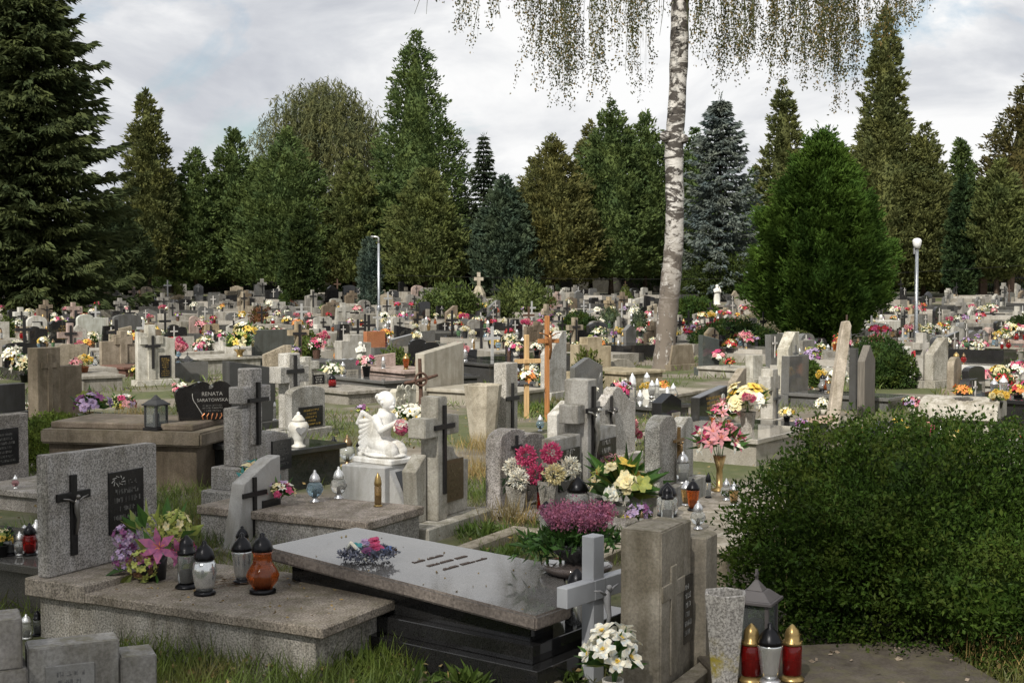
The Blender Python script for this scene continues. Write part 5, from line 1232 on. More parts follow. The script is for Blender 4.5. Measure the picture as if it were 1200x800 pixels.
# --- tan family tomb with lanterns
def tan_tomb():
    q = P(858, 640, .32); q.z = 0; g = thing('family_tomb', 'wide pale tan stone tomb covered with glass lanterns left of the box bush', 'grave', q, ROW, 'graves'); USED.append((q.x + 0, q.y + 1.5))
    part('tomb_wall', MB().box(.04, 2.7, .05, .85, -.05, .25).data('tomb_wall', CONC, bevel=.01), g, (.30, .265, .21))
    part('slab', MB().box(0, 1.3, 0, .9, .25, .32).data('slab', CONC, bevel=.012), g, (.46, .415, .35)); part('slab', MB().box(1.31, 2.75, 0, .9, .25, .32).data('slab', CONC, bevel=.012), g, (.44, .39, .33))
tan_tomb()
for (k, x, y, h, g, c, b, lb) in (('big', 782, 604, 40, 'clear', 'black', None, 'wide clear lantern with black dome cap behind the concrete pillar'), ('cyl', 782, 612, 44, 'clear', 'black', None, 'clear lantern with a black scalloped band before the wide one'),
        ('big', 769, 583, 40, 'smoke', 'black', None, 'smoky big lantern with dark cap left of the rounded headstone pair'), ('cup', 812, 598, 38, 'orange', 'black', None, 'orange amber lantern with black pointed cap on the tan tomb'), ('cup', 804, 592, 30, 'amber', 'silver', None, 'amber lantern half hidden behind the orange amber one'),
        ('tall', 830, 583, 30, 'clear', 'black', None, 'thin clear lantern alone in the middle of the tan tomb'), ('onion', 818, 620, 34, 'clear', 'silver', None, 'small round clear lantern at the near edge of the tan tomb'), ('onion', 851, 586, 26, 'clear', 'silver', None, 'round silvery lantern under the pink lily vase'), ('cup', 860, 592, 28, 'amber', 'silver', None, 'amber lantern touching the box bush'),
        ('jar', 789, 582, 36, 'clear', 'bronze', None, 'clear lantern with bronze cap at the foot of the rounded pair'), ('jar', 800, 566, 38, 'clear', 'silver', None, 'tall silvery lantern in front of the bronze crucifix'), ('big', 846, 571, 26, 'smoke', 'black', None, 'low dark lantern behind the brass vase'), ('tall', 752, 620, 22, 'clear', 'bronze', None, 'small lantern behind the concrete pillar')):
    LN(k, x, y, h, .32, g, c, b, lb)
def rounded_pair():
    q = P(792, 566, .32); s = up(q, 1); USED.append((q.x, q.y)); g = thing('double_headstone', 'pale speckled pair of rounded headstones with a thin bronze crucifix between', 'grave', q, ROW, 'graves'); c = (.43, .42, .40)
    a = .3
    part('headstone', MB().prism([(-.42, 0), (.02, 0), (.02, s * 62)] + arc(-.2, s * 66, .22, s * 16, .1, math.pi, 10), 0, .14).data('headstone', STONE, bevel=.008), g, c)
    part('headstone', MB().prism([(.05, 0), (.55, 0), (.55, s * 64)] + [(.5, s * 72), (.4, s * 73), (.3, s * 66), (.18, s * 60), (.05, s * 58)], .03, .16).data('headstone', STONE, bevel=.008), g, c)
    cr = part('cross', cross_mb(s * 56, .22, .025, -.03, -.002, s * 10, .03, .72).data('cross', flat_mat('bronze_cross', (.2, .13, .06), .4, .6)), g); part('corpus', corpus_mb(s * 50, s * 12, -.035, .03).data('corpus', CAPM, smooth=True), cr, (.3, .2, .1))
    part('plinth', MB().box(-.5, .62, -.08, .25, -.25, .0).data('plinth', CONC, bevel=.008), g, c)
rounded_pair()
FLW('pink lilies', 843, 575, .32, 32, 'big pink lily bouquet in a tall brass vase on the tan tomb', 'gold', 42, 8, parts=2)
g, p, h = M(836, 512, 58, 'slantR', .95, 'black granite headstone with gold lettering and oval portrait, right of the centre', (.03, .03, .029), GRAN, text='gold', plinth=.12, slab=(1.6, 1.5, .2))
part('portrait', MB().lathe([(.05, -.002), (.05, .006)], 16).data('portrait', MARB), g, (.6, .6, .58), loc=(.32, -.003, h * .78), rot=(math.pi / 2, 0, 0))
FLW('yellow roses', 876, 512, .201, 27, 'tall bouquet of pale yellow roses beside the black gold lettered headstone', 'vase', 30, 10, parts=2)
FLW('magenta chrysanthemums', 876, 478, .6, 9, 'single magenta and green spray above the pale yellow roses', None, 6)
LN('big', 884, 530, 34, .201, 'smoke', 'black', label='dark metal lantern under the pale yellow roses')
# --- wooden crosses
def wooden(px, py, hpx, armpx, afrac, tpx, col, label, plate=False, corpus=False):
    q = P(px, py); s = up(q, 1); USED.append((q.x, q.y)); g = thing('wooden_cross', label, 'cross', q, ROW - R(38), 'wooden crosses'); w = tpx * s / 2
    part('post', MB().box(-w, w, -w * .8, w * .8, -.15, hpx * s).data('post', WOOD, bevel=.004), g, col)
    a = armpx * s / 2 / .8; part('arm', MB().box(-a, a, -w * .85 - .03, -w * .85 - .002, hpx * s * afrac - w, hpx * s * afrac + w).data('arm', WOOD, bevel=.004), g, col)
    if plate: part('plate', MB().box(-.13, .13, -w - .02, -w, hpx * s * .40, hpx * s * .54).data('plate', MARB), g, (.10, .105, .11))
    if corpus: part('corpus', corpus_mb(hpx * s * .5, hpx * s * .45, -w - .06, 0, .75).data('corpus', CAPM, smooth=True), g, (.3, .14, .06))
wooden(617, 488, 96, 27, .68, 5.2, (.55, .36, .17), 'light pine wooden cross with a small grey plate', True)
wooden(641, 492, 122, 22, .76, 5, (.40, .17, .055), 'taller reddish orange varnished wooden cross with corpus', False, True)
FLW('mixed yellow and red flowers', 620, 452, .55, 12, 'small wreath of yellow and red flowers hung on the light pine cross', None, 4)
LN('onion', 633, 505, 20, .05, 'blue', 'silver', label='round blue glass lantern at the foot of the wooden crosses')
# --- list of single graves
BC = (.016, .015, .015)
M(600, 515, 90, 'rect', .3, 'slim speckled stele with a tall black cross left of the pine cross', (.42, .40, .37), STONE, cross=(0, .12, .62, BC), t=.2)
g, p, h = M(566, 520, 70, 'none', .5, 'big tapered concrete planter standing between the centre cross and slim stele', PALEG, CONC, plinth=0)
part('planter', MB().lathe([(.16, -.05), (.26, h), (.22, h), (.2, h * .8), (.01, h * .78)], 8).data('planter', CONC, bevel=.006), g, (.42, .38, .31))
M(521, 468, 66, 'slantR', 1.25, 'large smooth beige headstone with rising slanted top, left of the wooden crosses', (.36, .335, .285), MARB, t=.2, slab=(1.8, 1.2, .25))
g, p, h = M(476, 488, 34, 'rugged', .55, 'headstone of pale crazy paved pebbles behind the angel', (.46, .44, .38), MARB)
m = MB()
for i in range(14): m.lathe([(.05, 0), (.045, .012)], 6, 0, (random.uniform(-.22, .22), random.uniform(.1, h * .85), 0), rot=random.random())
part('pebbles', m.data('pebbles', MARB), g, (.55, .53, .46), rot=(math.pi / 2, 0, 0), loc=(0, 0, .1))
def rusty():
    q = P(492, 492); s = up(q, 1); USED.append((q.x, q.y)); g = thing('iron_cross', 'rusty brown branch shaped iron cross leaning behind the angel', 'cross', q, ROW - R(35))
    part('upright', MB().tube([(0, 0, -.1), (.02, 0, s * 30), (0, 0, s * 72)], [.045, .035, .03], 8).data('upright', RUST), g); part('arm', MB().tube([(-.26, 0, s * 44), (0, -.05, s * 47), (.3, 0, s * 52)], [.025, .032, .022], 8).data('arm', RUST), g)
    part('wreath', MB().tube([(.10 * math.cos(a), -.05, s * 48 + .10 * math.sin(a)) for a in [i * .63 for i in range(11)]], .02, 5).data('wreath', RUST), g)
rusty()
M(341, 512, 98, 'none', .45, 'tall stone cross pillar with a dark cross right of the dark slab headstone', PALEG, STONE, cross=(.1, .38, .6, BC), stonecross=(.1, 1.0, 1.3, .5, .04))
M(362, 512, 60, 'arch', .7, 'grey headstone with black plaque attached right of the tall cross pillar', (.33, .32, .30), STONE, plaque=(.05, .2, .7, .4, BLK))
M(297, 505, 84, 'slantL', .95, 'wide dark grey headstone seen behind the terrazzo cross', (.085, .085, .083), MARB, t=.14)
M(322, 432, 46, 'rect', 1.15, 'wide dark green grey headstone in the left middle rows', (.08, .085, .078), MARB, t=.14)
M(184, 450, 62, 'slantL', .85, 'white slant winged headstone with black cross and plaque, left middle', (.54, .52, .47), CONC, cross=(-.12, .3, .62, BC), plaque=(.22, .12, .3, .42, BLK), stonecross=(-.14, 1.12, .62, .2, .03), plinth=.1)
M(145, 436, 44, 'step', 1.1, 'brown sandstone headstone with stone cross on a reddish base', (.30, .255, .20), CONC, stonecross=(0, 1.1, .4, .17, .03), slab=(1.2, 1.2, .2), slabcol=(.16, .08, .065))
M(76, 410, 35, 'rugged', .9, 'rough edged black headstone with gold lettering on the far left', (.02, .02, .02), GRAN, text='gold')
M(108, 410, 42, 'wave', .95, 'pale open book shaped headstone right of the gold lettered black one', (.46, .47, .43), MARB, t=.12)
M(150, 408, 40, 'arch', .95, 'dark grey headstone with a low arched top right of the open book stone', (.10, .10, .098), MARB)
M(44, 397, 27, 'round', .75, 'white rounded headstone with black plaque near the left edge', (.52, .51, .48), MARB, plaque=(0, .35, .5, .4, BLK))
M(25, 392, 32, 'none', .6, 'white stone cross with dark edged cross near the left edge', (.50, .49, .46), MARB, stonecross=(0, 1, .9, .3, .03), cross=(0, .3, .55, BC))
M(8, 492, 42, 'rect', .7, 'plain dark headstone cut by the left edge', (.05, .05, .052), MARB)
M(230, 432, 20, 'rect', 1.6, 'long low grey tomb with flat top in the left middle rows', (.40, .38, .345), CONC, slab=(1.6, 1.8, .35), t=.2)
M(418, 432, 40, 'step', .9, 'grey niche stele holding a tall white figure, left centre', (.40, .385, .36), CONC, t=.3)
M(441, 424, 36, 'rect', .62, 'orange brown granite headstone, left centre', (.36, .15, .075), GRAN, t=.16)
M(374, 414, 34, 'none', .6, 'white column cross with black cross, left centre', (.52, .50, .46), CONC, stonecross=(0, 1, .8, .3, .03), cross=(0, .35, .5, BC))
M(654, 466, 78, 'steepR', .62, 'pale grey stepped stele behind the orange wooden cross', (.43, .42, .40), STONE, t=.2)
M(697, 450, 55, 'step', 1.0, 'broad beige twin step headstone behind the rusty cross, left of the birch', (.38, .32, .225), CONC, t=.24, slab=(1.4, 1.2, .35), slabcol=(.36, .31, .22))
q = P(688, 456); g = thing('iron_cross', 'thin rusty cross in front of the beige twin step headstone', 'cross', q, ROW - R(25)); part('upright', MB().box(-.02, .02, -.02, .02, -.1, up(q, 46)).data('upright', RUST), g); part('arm', MB().box(-.17, .17, -.036, -.021, up(q, 27), up(q, 30)).data('arm', RUST), g)
M(728, 446, 26, 'round', 1.0, 'low round arched grey headstone under a slanted stone roof, left of the birch', (.30, .28, .24), CONC, t=.3)
M(800, 432, 28, 'trap', .95, 'brownish plain headstone just right of the birch trunk', (.24, .20, .15), CONC, t=.2)
M(833, 438, 46, 'slantL', .62, 'dark polished headstone on pale base right of the birch', (.07, .08, .078), GRAN, slab=(1.2, 1.1, .2), slabcol=(.42, .40, .36), slabmat=CONC)
M(779, 478, 22, 'trap', .62, 'white slanted stone block at the end of the white lantern slab', (.58, .57, .53), MARB, t=.3)
M(757, 470, 12, 'rect', 1.3, 'low slab grave crowded with small white lanterns at the foot of the birch', (.36, .33, .28), CONC, slab=(.9, 1.4, .22), t=.1)
M(930, 465, 76, 'blade', .6, 'tall cream blade shaped stele with small iron cross', (.54, .515, .45), CONC, cross=(.1, .38, .42, (.1, .1, .1)), t=.22)
M(906, 500, 68, 'none', .5, 'pale concrete cross column with thin iron cross, left of the broken board', (.44, .42, .385), CONC, stonecross=(0, 1, .8, .42, .03), cross=(.1, .12, .55, (.06, .06, .06)))
M(888, 450, 34, 'rect', .34, 'narrow plain white post headstone left of the blade stele', (.50, .485, .44), CONC, t=.2)
M(868, 478, 46, 'steepR', .5, 'brownish narrow slanted headstone right of the dark polished one', (.30, .26, .21), CONC)
def broken():
    q = P(982, 500); s = up(q, 1); USED.append((q.x, q.y)); g = thing('broken_frame', 'leaning peeling white board with a broken foot, like an angle, beside the blade stele', 'broken stone', q, R(10))
    part('board', MB().prism([(-.16, 0), (.02, 0), (.2, s * 118), (.17, s * 124), (.08, s * 123), (.04, s * 110)], 0, .12).data('board', CONC, bevel=.01), g, (.50, .44, .37)); part('foot', MB().prism([(-.72, -.02), (-.16, .04), (.0, .12), (-.1, .17), (-.7, .1)], -.02, .12).data('foot', CONC, bevel=.01), g, (.48, .36, .29))
broken()
M(1019, 486, 82, 'gable', .55, 'dark weathered wooden gothic grave board left of the sunflowers', (.13, .115, .095), WOOD, t=.12, plinth=0)
M(1004, 480, 72, 'rect', .12, 'thin dark post beside the gothic grave board', (.05, .05, .05), MARB, t=.12, plinth=0)
def bench():
    q = P(1128, 518); s = up(q, 1); g = thing('roofed_tomb', 'pale tomb with a thick curved roof slab on short posts behind the box bush', 'grave', q, ROW, 'graves'); USED.append((q.x, q.y)); c = (.44, .415, .37)
    part('roof', MB().prism([(-.5, s * 30), (.45, s * 30), (.45, s * 42)] + arc(0, s * 42, .47, s * 12, .1, math.pi, 8), -.5, .5).data('roof', CONC, bevel=.02), g, c)
    for x in (-.42, .32):
        for y in (-.42, .34): part('post', MB().box(x, x + .1, y, y + .1, -.05, s * 30).data('post', CONC, bevel=.006), g, c)
    part('base', MB().box(-.52, .5, -.52, .52, -.05, .08).data('base', CONC, bevel=.01), g, c)
bench()
M(1102, 452, 56, 'steepR', .6, 'tall grey rough headstone behind pink and white flowers, right side', (.36, .34, .30), STONE, t=.2)
M(1122, 462, 44, 'round', .6, 'low brown rounded headstone right of the tall rough one', (.27, .23, .18), CONC)
M(1160, 470, 26, 'rect', 1.8, 'long grey tomb with smooth flat lid near the right edge', (.40, .385, .35), CONC, slab=(1.4, 2.0, .4), t=.2)
M(1082, 452, 62, 'none', .3, 'slender pale post cross left of the tall rough headstone', (.44, .42, .39), CONC, stonecross=(0, 1, 1.3, .5, .02))
M(1060, 448, 42, 'slantR', .5, 'small white slanted headstone with black plaque behind the sunflowers', (.54, .53, .5), MARB, plaque=(.1, .3, .5, .4, BLK))
M(1195, 556, 40, 'trap', .6, 'grey stone grave corner with white flowers at the right edge', (.36, .35, .33), STONE)
for (x, y, z, r, sp, lb, pot) in ((1046, 490, .4, 22, 'sunflowers', 'yellow sunflowers in a black vase behind the box bush', 'pot'), (1070, 470, .2, 15, 'mixed pink and white flowers', 'pale dried looking bouquet right of the sunflowers', 'jug'), (1111, 490, .5, 23, 'mixed pink and white flowers', 'large white and pink bouquet behind the roofed tomb', 'jug'),
        (1106, 480, .25, 15, 'purple asters', 'bright purple asters left of the roofed tomb', 'pot'), (1140, 440, .35, 18, 'orange gerberas', 'orange and pink flowers with dark vase before the tall rough headstone', 'pot'), (1152, 452, .3, 13, 'pink roses', 'pink roses right of the orange flowers', 'pot'),
        (1128, 470, .5, 13, 'orange gerberas', 'low orange flower row behind the roofed tomb', None), (1170, 478, .5, 15, 'yellow chrysanthemums', 'yellow and white chrysanthemum pot by the long grey tomb', 'pot'), (1172, 448, .4, 14, 'yellow roses', 'yellow flowers in a pale vase at the back of the long grey tomb', 'jug'), (1192, 446, .4, 16, 'pink roses', 'pink flowers at the right edge on the long grey tomb', 'jug'),
        (1193, 470, .4, 15, 'mixed yellow and red flowers', 'mixed red and yellow bouquet at the right edge', 'pot'), (1190, 490, .4, 13, 'red roses', 'red rose bunch at the right edge below the mixed bouquet', 'pot'), (1125, 528, .3, 19, 'yellow roses', 'cream yellow roses rising just behind the top of the box bush', 'jug'), (1150, 540, .3, 16, 'white lilies', 'white lilies behind the box bush near the right edge', 'jug'),
        (1166, 540, .25, 13, 'orange gerberas', 'yellow orange marigolds near the right edge behind the box bush', 'pot'), (1182, 552, .3, 15, 'white lilies', 'white flower bunch on the stone corner at the right edge', None), (1192, 520, .3, 16, 'white daisies', 'white daisies among dark leaves at the right edge', 'pot'),
        (946, 470, .15, 14, 'mixed yellow and red flowers', 'mixed flowers in a glass bowl below the blade stele', 'glassball'), (965, 470, .2, 13, 'white daisies', 'white and yellow flowers right of the glass bowl', 'jug'), (922, 494, .1, 11, 'yellow roses', 'small yellow bunch right of the concrete cross column', 'pot'), (938, 506, .1, 11, 'purple asters', 'magenta flowers lying left of the broken board foot', None), (1016, 500, .25, 18, 'red begonias', 'dull red flower mound in front of the gothic grave board', None), (1020, 508, .3, 9, 'pink roses', 'salmon pink flowers in front of the dull red mound', None),
        (843, 428, .3, 13, 'pink roses', 'pink and yellow flowers on the pale base right of the birch', None), (855, 434, .2, 10, 'red begonias', 'rust coloured plant beside the dark polished headstone', None), (605, 418, .5, 13, 'mixed pink and white flowers', 'pink and white bouquet above the pine cross, further back', 'jug'), (629, 416, .5, 10, 'white daisies', 'white flowers with leaves left of the orange cross top', 'pot'), (655, 452, .6, 12, 'white lilies', 'white flowers on a stone vase behind the orange cross', 'vase'), (688, 470, .3, 10, 'lilac and green flowers', 'small dusty bouquet beside the rusty cross', 'jug'),
        (373, 508, .35, 20, 'yellow green foliage and yellow flowers', 'yellow and light green primrose pot left of the angel', 'clay'), (389, 446, .3, 19, 'white baby roses', 'big white pink rose bush bouquet in left centre', None), (206, 424, .4, 18, 'magenta chrysanthemums', 'dark pink chrysanthemum heap on the long low tomb', None), (240, 402, .3, 14, 'white lilies', 'white and cream flowers in front of a white cross, left middle', 'jug'), (281, 420, .3, 22, 'yellow green foliage and yellow flowers', 'tall hanging yellow green arrangement in the left middle rows', 'gold'), (288, 404, .6, 18, 'yellow roses', 'bright yellow rose arrangement above the hanging one', None),
        (106, 402, .25, 15, 'white lilies', 'white lily bunch between open book stone and dark arched stone', 'pot'), (30, 428, .35, 20, 'white lilies', 'white bouquet on black vase near the left edge', 'pot'), (15, 430, .35, 17, 'white daisies', 'white and pink flowers at the left edge', 'pot'), (28, 488, .05, 12, 'pink roses', 'small pinkish white flowers behind the dark headstone at the left edge', None), (105, 418, .3, 12, 'yellow roses', 'yellow and white flowers before the open book stone', 'pot'), (195, 446, .0, 13, 'red begonias', 'red plastic roses near the white slant winged headstone', None), (212, 456, .2, 15, 'pink roses', 'pale pink flower pile behind the heart stone', None), (160, 432, .2, 10, 'yellow roses', 'yellow flowers right of the sandstone cross', 'pot'),
        (400, 414, .3, 12, 'orange gerberas', 'orange flower pot in left centre', 'clay'), (452, 402, .5, 12, 'orange gerberas', 'peach coloured flowers on the orange brown granite stone', None), (432, 480, .3, 13, 'yellow roses', 'yellow and cream roses behind the angel wings', 'jug'), (424, 474, .2, 11, 'lilac and green flowers', 'lilac and yellow flowers further back left of the angel head', 'jug'), (478, 506, .05, 24, 'white daisies', 'white daisies in dry grass right of the angel', None), (468, 500, .15, 15, 'yellow roses', 'yellow flowers low behind the angel bouquet', None), (467, 424, .3, 14, 'white baby roses', 'white flowers on dark leaves, left of the beige slanted stone', 'pot'), (497, 410, .4, 11, 'orange gerberas', 'orange pansy bunch behind the beige slanted stone', 'pot'),
        (819, 452, .4, 9, 'mixed pink and white flowers', 'small pale bouquet beside the birch roots', 'pot'), (757, 462, .25, 9, 'yellow chrysanthemums', 'yellow chrysanthemums among white lanterns', 'pot'), (776, 462, .25, 12, 'orange gerberas', 'orange leaves among white lanterns at the birch', None), (748, 398, .3, 9, 'mixed pink and white flowers', 'pinkish flowers left of the birch trunk, in the shade', 'pot')):
    FLW(sp, x, y, z, r * .78, lb, pot, max(6, r * .5), rz=0 if sp == 'sunflowers' else None)
for i, (x, y, h, g, k) in enumerate(((741, 462, 42, 'white', 'tall'), (750, 464, 24, 'white', 'onion'), (764, 464, 20, 'white', 'jar'), (770, 466, 26, 'white', 'tall'), (782, 466, 30, 'white', 'tall'), (758, 456, 20, 'white', 'jar'), (735, 468, 18, 'clear', 'cyl'), (789, 462, 20, 'white', 'onion'))):
    LN(k, x, y, h, .22, g, 'white', label=('tall white figurine lantern at the left end of the birch slab', 'round white lantern right of the figurine lantern', 'small white lantern right of yellow chrysanthemums at the birch', 'pointed white lantern behind the white block', 'slim white lantern nearest the birch trunk', 'white lantern at the back of the birch slab', 'clear lantern left of the white figurine lantern', 'round white lantern touching the birch trunk')[i])
LN('jar', 740, 522, 34, .1, 'clear', 'black', label='clear lantern in the grass right of crimson chrysanthemums'); LN('cup', 772, 521, 30, .05, 'clear', 'white', 'white', label='glass lantern with white conical cap alone on a pale slab')
LN('onion', 391, 508, 34, .35, 'clear', 'black', label='round clear lantern with dark cap left of the angel'); LN('onion', 407, 508, 36, .35, 'clear', 'bronze', label='round clear lantern with tall bronze cap next to the angel'); LN('cup', 424, 508, 34, .35, 'smoke', 'black', label='dark lantern hidden by the angel wing')
for x, hh, lb in ((305, 24, 'left of three white lanterns by the dark slab headstone'), (313, 24, 'middle of three white lanterns by the dark slab headstone'), (321, 26, 'right one of three white lanterns by the dark slab headstone')): LN('tall', x, 492, hh, .3, 'white', 'silver', label=lb)
q = P(220, 444); house_lantern(q, up(q, 32), up(q, 14), 'small black lantern house on a stand behind the white winged stone', rz=0)
def niche_figure(q, s, label, col=(.66, .65, .61), name='statue', rz=ROW):
    t = thing(name, label, 'statue', q, rz)
    m = MB().lathe([(.2 * s, 0), (.2 * s, .05 * s), (.15 * s, .07 * s), (.17 * s, .3 * s), (.13 * s, .55 * s), (.16 * s, .72 * s), (.13 * s, .8 * s), (.05 * s, .84 * s), (.075 * s, .89 * s), (.08 * s, .94 * s), (.05 * s, .99 * s), (.01, s)], 16, sq=.75)
    for e in (-1, 1): m.tube([(e * .15 * s, 0, .76 * s), (e * .16 * s, -.06 * s, .62 * s), (e * .02 * s, -.14 * s, .66 * s), (0, -.15 * s, .72 * s)], [.05 * s, .045 * s, .035 * s, .02 * s], 7)
    m.tube([(.13 * s, .03 * s, .9 * s), (.16 * s, .05 * s, .6 * s), (.18 * s, .06 * s, .2 * s)], [.03 * s, .04 * s, .03 * s], 6)
    part('body', m.data('body', MARB, smooth=True), t, col); return t
q = P(419, 433, .25); niche_figure(q - LV * -.08, up(q, 33), 'white standing figure in the grey niche stele, left centre', rz=ROW - R(40))
# the white figure on a dark column, right of the birch
q = P(840, 378); g = thing('column', 'dark stone column carrying the white praying statue', 'column', q, 0); hc = up(q, 18); part('shaft', MB().box(-.3, .3, -.3, .3, -.1, hc).box(-.38, .38, -.38, .38, hc, hc + .1).data('shaft', CONC, bevel=.01), g, (.20, .18, .16))
niche_figure(Vector((q.x, q.y, q.z + hc + .1)), up(q, 24), 'white praying statue on a dark column right of the birch', rz=.3)
q = P(870, 378); g = thing('monument', 'stepped grey stone monument with small windows behind the dark round shrub', 'monument', q, .2)
s = up(q, 1); part('body', MB().prism([(-.9, 0), (.95, 0), (.95, s * 22), (.5, s * 28), (-.1, s * 28), (-.1, s * 16), (-.9, s * 16)], 0, .6).data('body', CONC, bevel=.01), g, (.40, .37, .33)); 
for i in range(5): part('opening', MB().box(-.82 + i * .2, -.72 + i * .2, -.02, .003, s * 6, s * 11).data('opening', IRON), g)
niche_figure(Vector((q.x + .55, q.y + .3, q.z + s * 28)), s * 14, 'small white statue on top of the stepped grey monument', rz=.1)
q = P(537, 342); g = thing('stone_cross', 'white stone cross standing high under the slim blackish spruce', 'cross', q, 0); s = up(q, 1); part('cross', cross_mb(s * 24, s * 9, s * 3.2, 0, .12, 0, 0, .66).data('cross', MARB), g, (.6, .58, .54))
q = P(561, 350); g = thing('stone_cross', 'weathered pale stone cross on a rock mound right of the white stone cross', 'cross', q, 0); s = up(q, 1); part('cross', cross_mb(s * 31, s * 11, s * 4, 0, .2, 0, 0, .75).data('cross', CONC), g, (.42, .38, .31)); part('base', MB().lathe([(s * 9, -.1), (s * 8, s * 6), (s * 3.5, s * 15)], 7).data('base', CONC), g, (.4, .36, .28))
# lamps and wire
def lamp(px, py, hpx, label, head):
    q = P(px, py); s = up(q, 1); t = thing('street_lamp', label, 'street lamp', q, 0, 'lamp posts')
    H = hpx * s; part('post', MB().lathe([(.075, -.05), (.06, .6), (.05, H - .3)], 14).data('post', CAPM, smooth=True), t, (.42, .44, .46))
    part('base', MB().lathe([(.1, -.05), (.1, .5), (.08, .55)], 14).data('base', CAPM, smooth=True), t, (.35, .36, .38))
    if head: part('lamp_head', MB().lathe([(.09, H - .32), (.13, H - .2), (.15, H - .06), (.1, H), (.02, H + .02)], 14).data('lamp_head', PAINT, smooth=True), t, (.75, .75, .74)); part('bracket', MB().box(-.12, -.08, -.04, .04, H - .5, H - .3).box(-.12, .0, -.02, .02, H - .42, H - .4).data('bracket', CAPM), t, (.4, .4, .4))
    else: part('lamp_head', MB().tube([(0, 0, H - .32), (0, 0, H - .05), (-.04, 0, H), (-.35, 0, H + .02)], [.045, .04, .04, .05], 8).data('lamp_head', CAPM, smooth=True), t, (.5, .5, .5))
    return q, H
qa, Ha = lamp(444, 372, 94, 'thin grey lamp post among the left rows beside the juniper', False)
qb, Hb = lamp(1073, 407, 127, 'grey lamp post with a white head on the right', True)
m = MB(); pts = [AT(444, 322, qa.y)]; e = AT(1240, 308, 74); pts = [pts[0].lerp(e, i / 16) - Vector((0, 0, .5 * math.sin(math.pi * i / 16))) for i in range(17)]; m.tube(pts, .012, 4)
thing('power_cable', 'thin black cable stretched across the cemetery in front of the conifers', 'cable', data=m.data('power_cable', IRON))
# shrubs in the middle
bush(P(679, 404), .62, .6, 1.0, 'rounded dark green shrub left of the birch among the graves', (.034, .06, .018), 6000, (.10, .04), 'shrub', lump=.25)
bush(P(858, 414), .95, .8, 1.0, 'broad dark green shrub right of the birch below the praying statue', (.022, .045, .014), 9000, (.09, .04), 'shrub', lobes=[(0, 0, 0, 1), (-.6, 0, 0, .75), (.6, 0, 0, .8)])
bush(P(812, 380), .9, .8, 1.1, 'bushy green shrub directly right of the birch trunk', (.04, .075, .02), 5000, (.14, .06), 'shrub')
bush(P(526, 374), 1.1, .9, 1.5, 'leafy light green shrub below the olive thuja, centre left', (.075, .105, .035), 3500, (.2, .08), 'shrub', lump=.35, up=.8, lobes=[(0, 0, 0, 1), (-.6, 0, -.1, .7), (.5, 0, .1, .7)])
bush(P(610, 376), 1.0, .9, 1.7, 'loose light green shrub right of the rock mound', (.085, .11, .04), 3000, (.2, .07), 'shrub', lump=.35, up=.8, lobes=[(0, 0, 0, 1), (.6, 0, .05, .8), (-.5, 0, 0, .7)])
bush(P(845, 352), 2.0, 1.6, 2.6, 'wide yew bush at the foot of the blue spruce behind the praying statue', (.038, .056, .018), 12000, (.2, .07), 'shrub', lobes=[(0, 0, 0, 1), (-.5, 0, -.1, .8), (.55, 0, .05, .85)])
bush(P(1030, 452), .55, .5, 1.0, 'green shrub behind the gothic grave board', (.035, .065, .018), 7000, (.07, .03), 'shrub', lobes=[(0, 0, 0, 1), (.6, 0, -.1, .8)])
bush(P(940, 452), .4, .4, .5, 'small light green shrub at the foot of the bright green thuja', (.05, .09, .02), 3500, (.06, .03), 'shrub')
bush(P(893, 396), 1.0, .7, .9, 'pale greyish flowering shrub left of the bright green thuja', (.26, .24, .18), 4000, (.08, .04), 'shrub')
bush(P(1196, 398), .5, .5, .8, 'clipped dark shrub at the right edge', (.03, .05, .02), 3000, (.08, .04), 'shrub')
# ------------------------------------------------------------------ the crowded rows further back
CN = {'pale grey': (.39, .38, .35), 'mid grey': (.24, .23, .215), 'dark grey': (.12, .12, .118), 'black': (.02, .02, .021), 'beige': (.33, .285, .22), 'brown': (.19, .15, .11), 'whitish': (.52, .505, .47), 'pinkish': (.40, .31, .28), 'sandy': (.34, .275, .185)}
SHN = {'rect': 'square topped', 'slantR': 'slant topped', 'slantL': 'slant topped', 'round': 'round topped', 'arch': 'low arched', 'gable': 'gabled', 'should': 'shouldered', 'wave': 'wavy topped', 'ogee': 'curved top', 'step': 'stepped', 'trap': 'tapered', 'none': 'bare cross', 'steepR': 'steep slanted', 'rugged': 'rough topped'}
LAM = [(-200, 150, 'under the huge dark spruce'), (150, 205, 'below the slim olive thuja'), (205, 255, 'below the short bushy thuja'), (255, 300, 'below the pointed green thuja'), (300, 372, 'by the dark columnar thuja'), (372, 425, 'below the weeping birch'), (425, 462, 'by the left lamp post'),
       (462, 540, 'below the tallest thuja'), (540, 600, 'below the blackish spruce'), (600, 665, 'in line with the wooden crosses'), (665, 730, 'left of the birch by the dark round shrub'), (730, 772, 'just left of the birch trunk'), (772, 830, 'just right of the birch trunk'), (830, 890, 'below the blue spruce'),
       (890, 960, 'left of the bright thuja stem'), (960, 1045, 'right of the bright thuja stem'), (1045, 1095, 'by the right lamp post'), (1095, 1150, 'right of the lamp post'), (1150, 1400, 'near the right edge')]
def place_words(o):
    x, y = topx(Vector(o.location)); Y = o.location.y
    lm = next((s for a, b, s in LAM if a <= x < b), 'at the edge')
    band = 'front middle row' if Y < 24 else 'middle rows' if Y < 38 else 'back rows' if Y < 58 else 'farthest rows'
    return x, f'{lm}, {band}'
cand = []
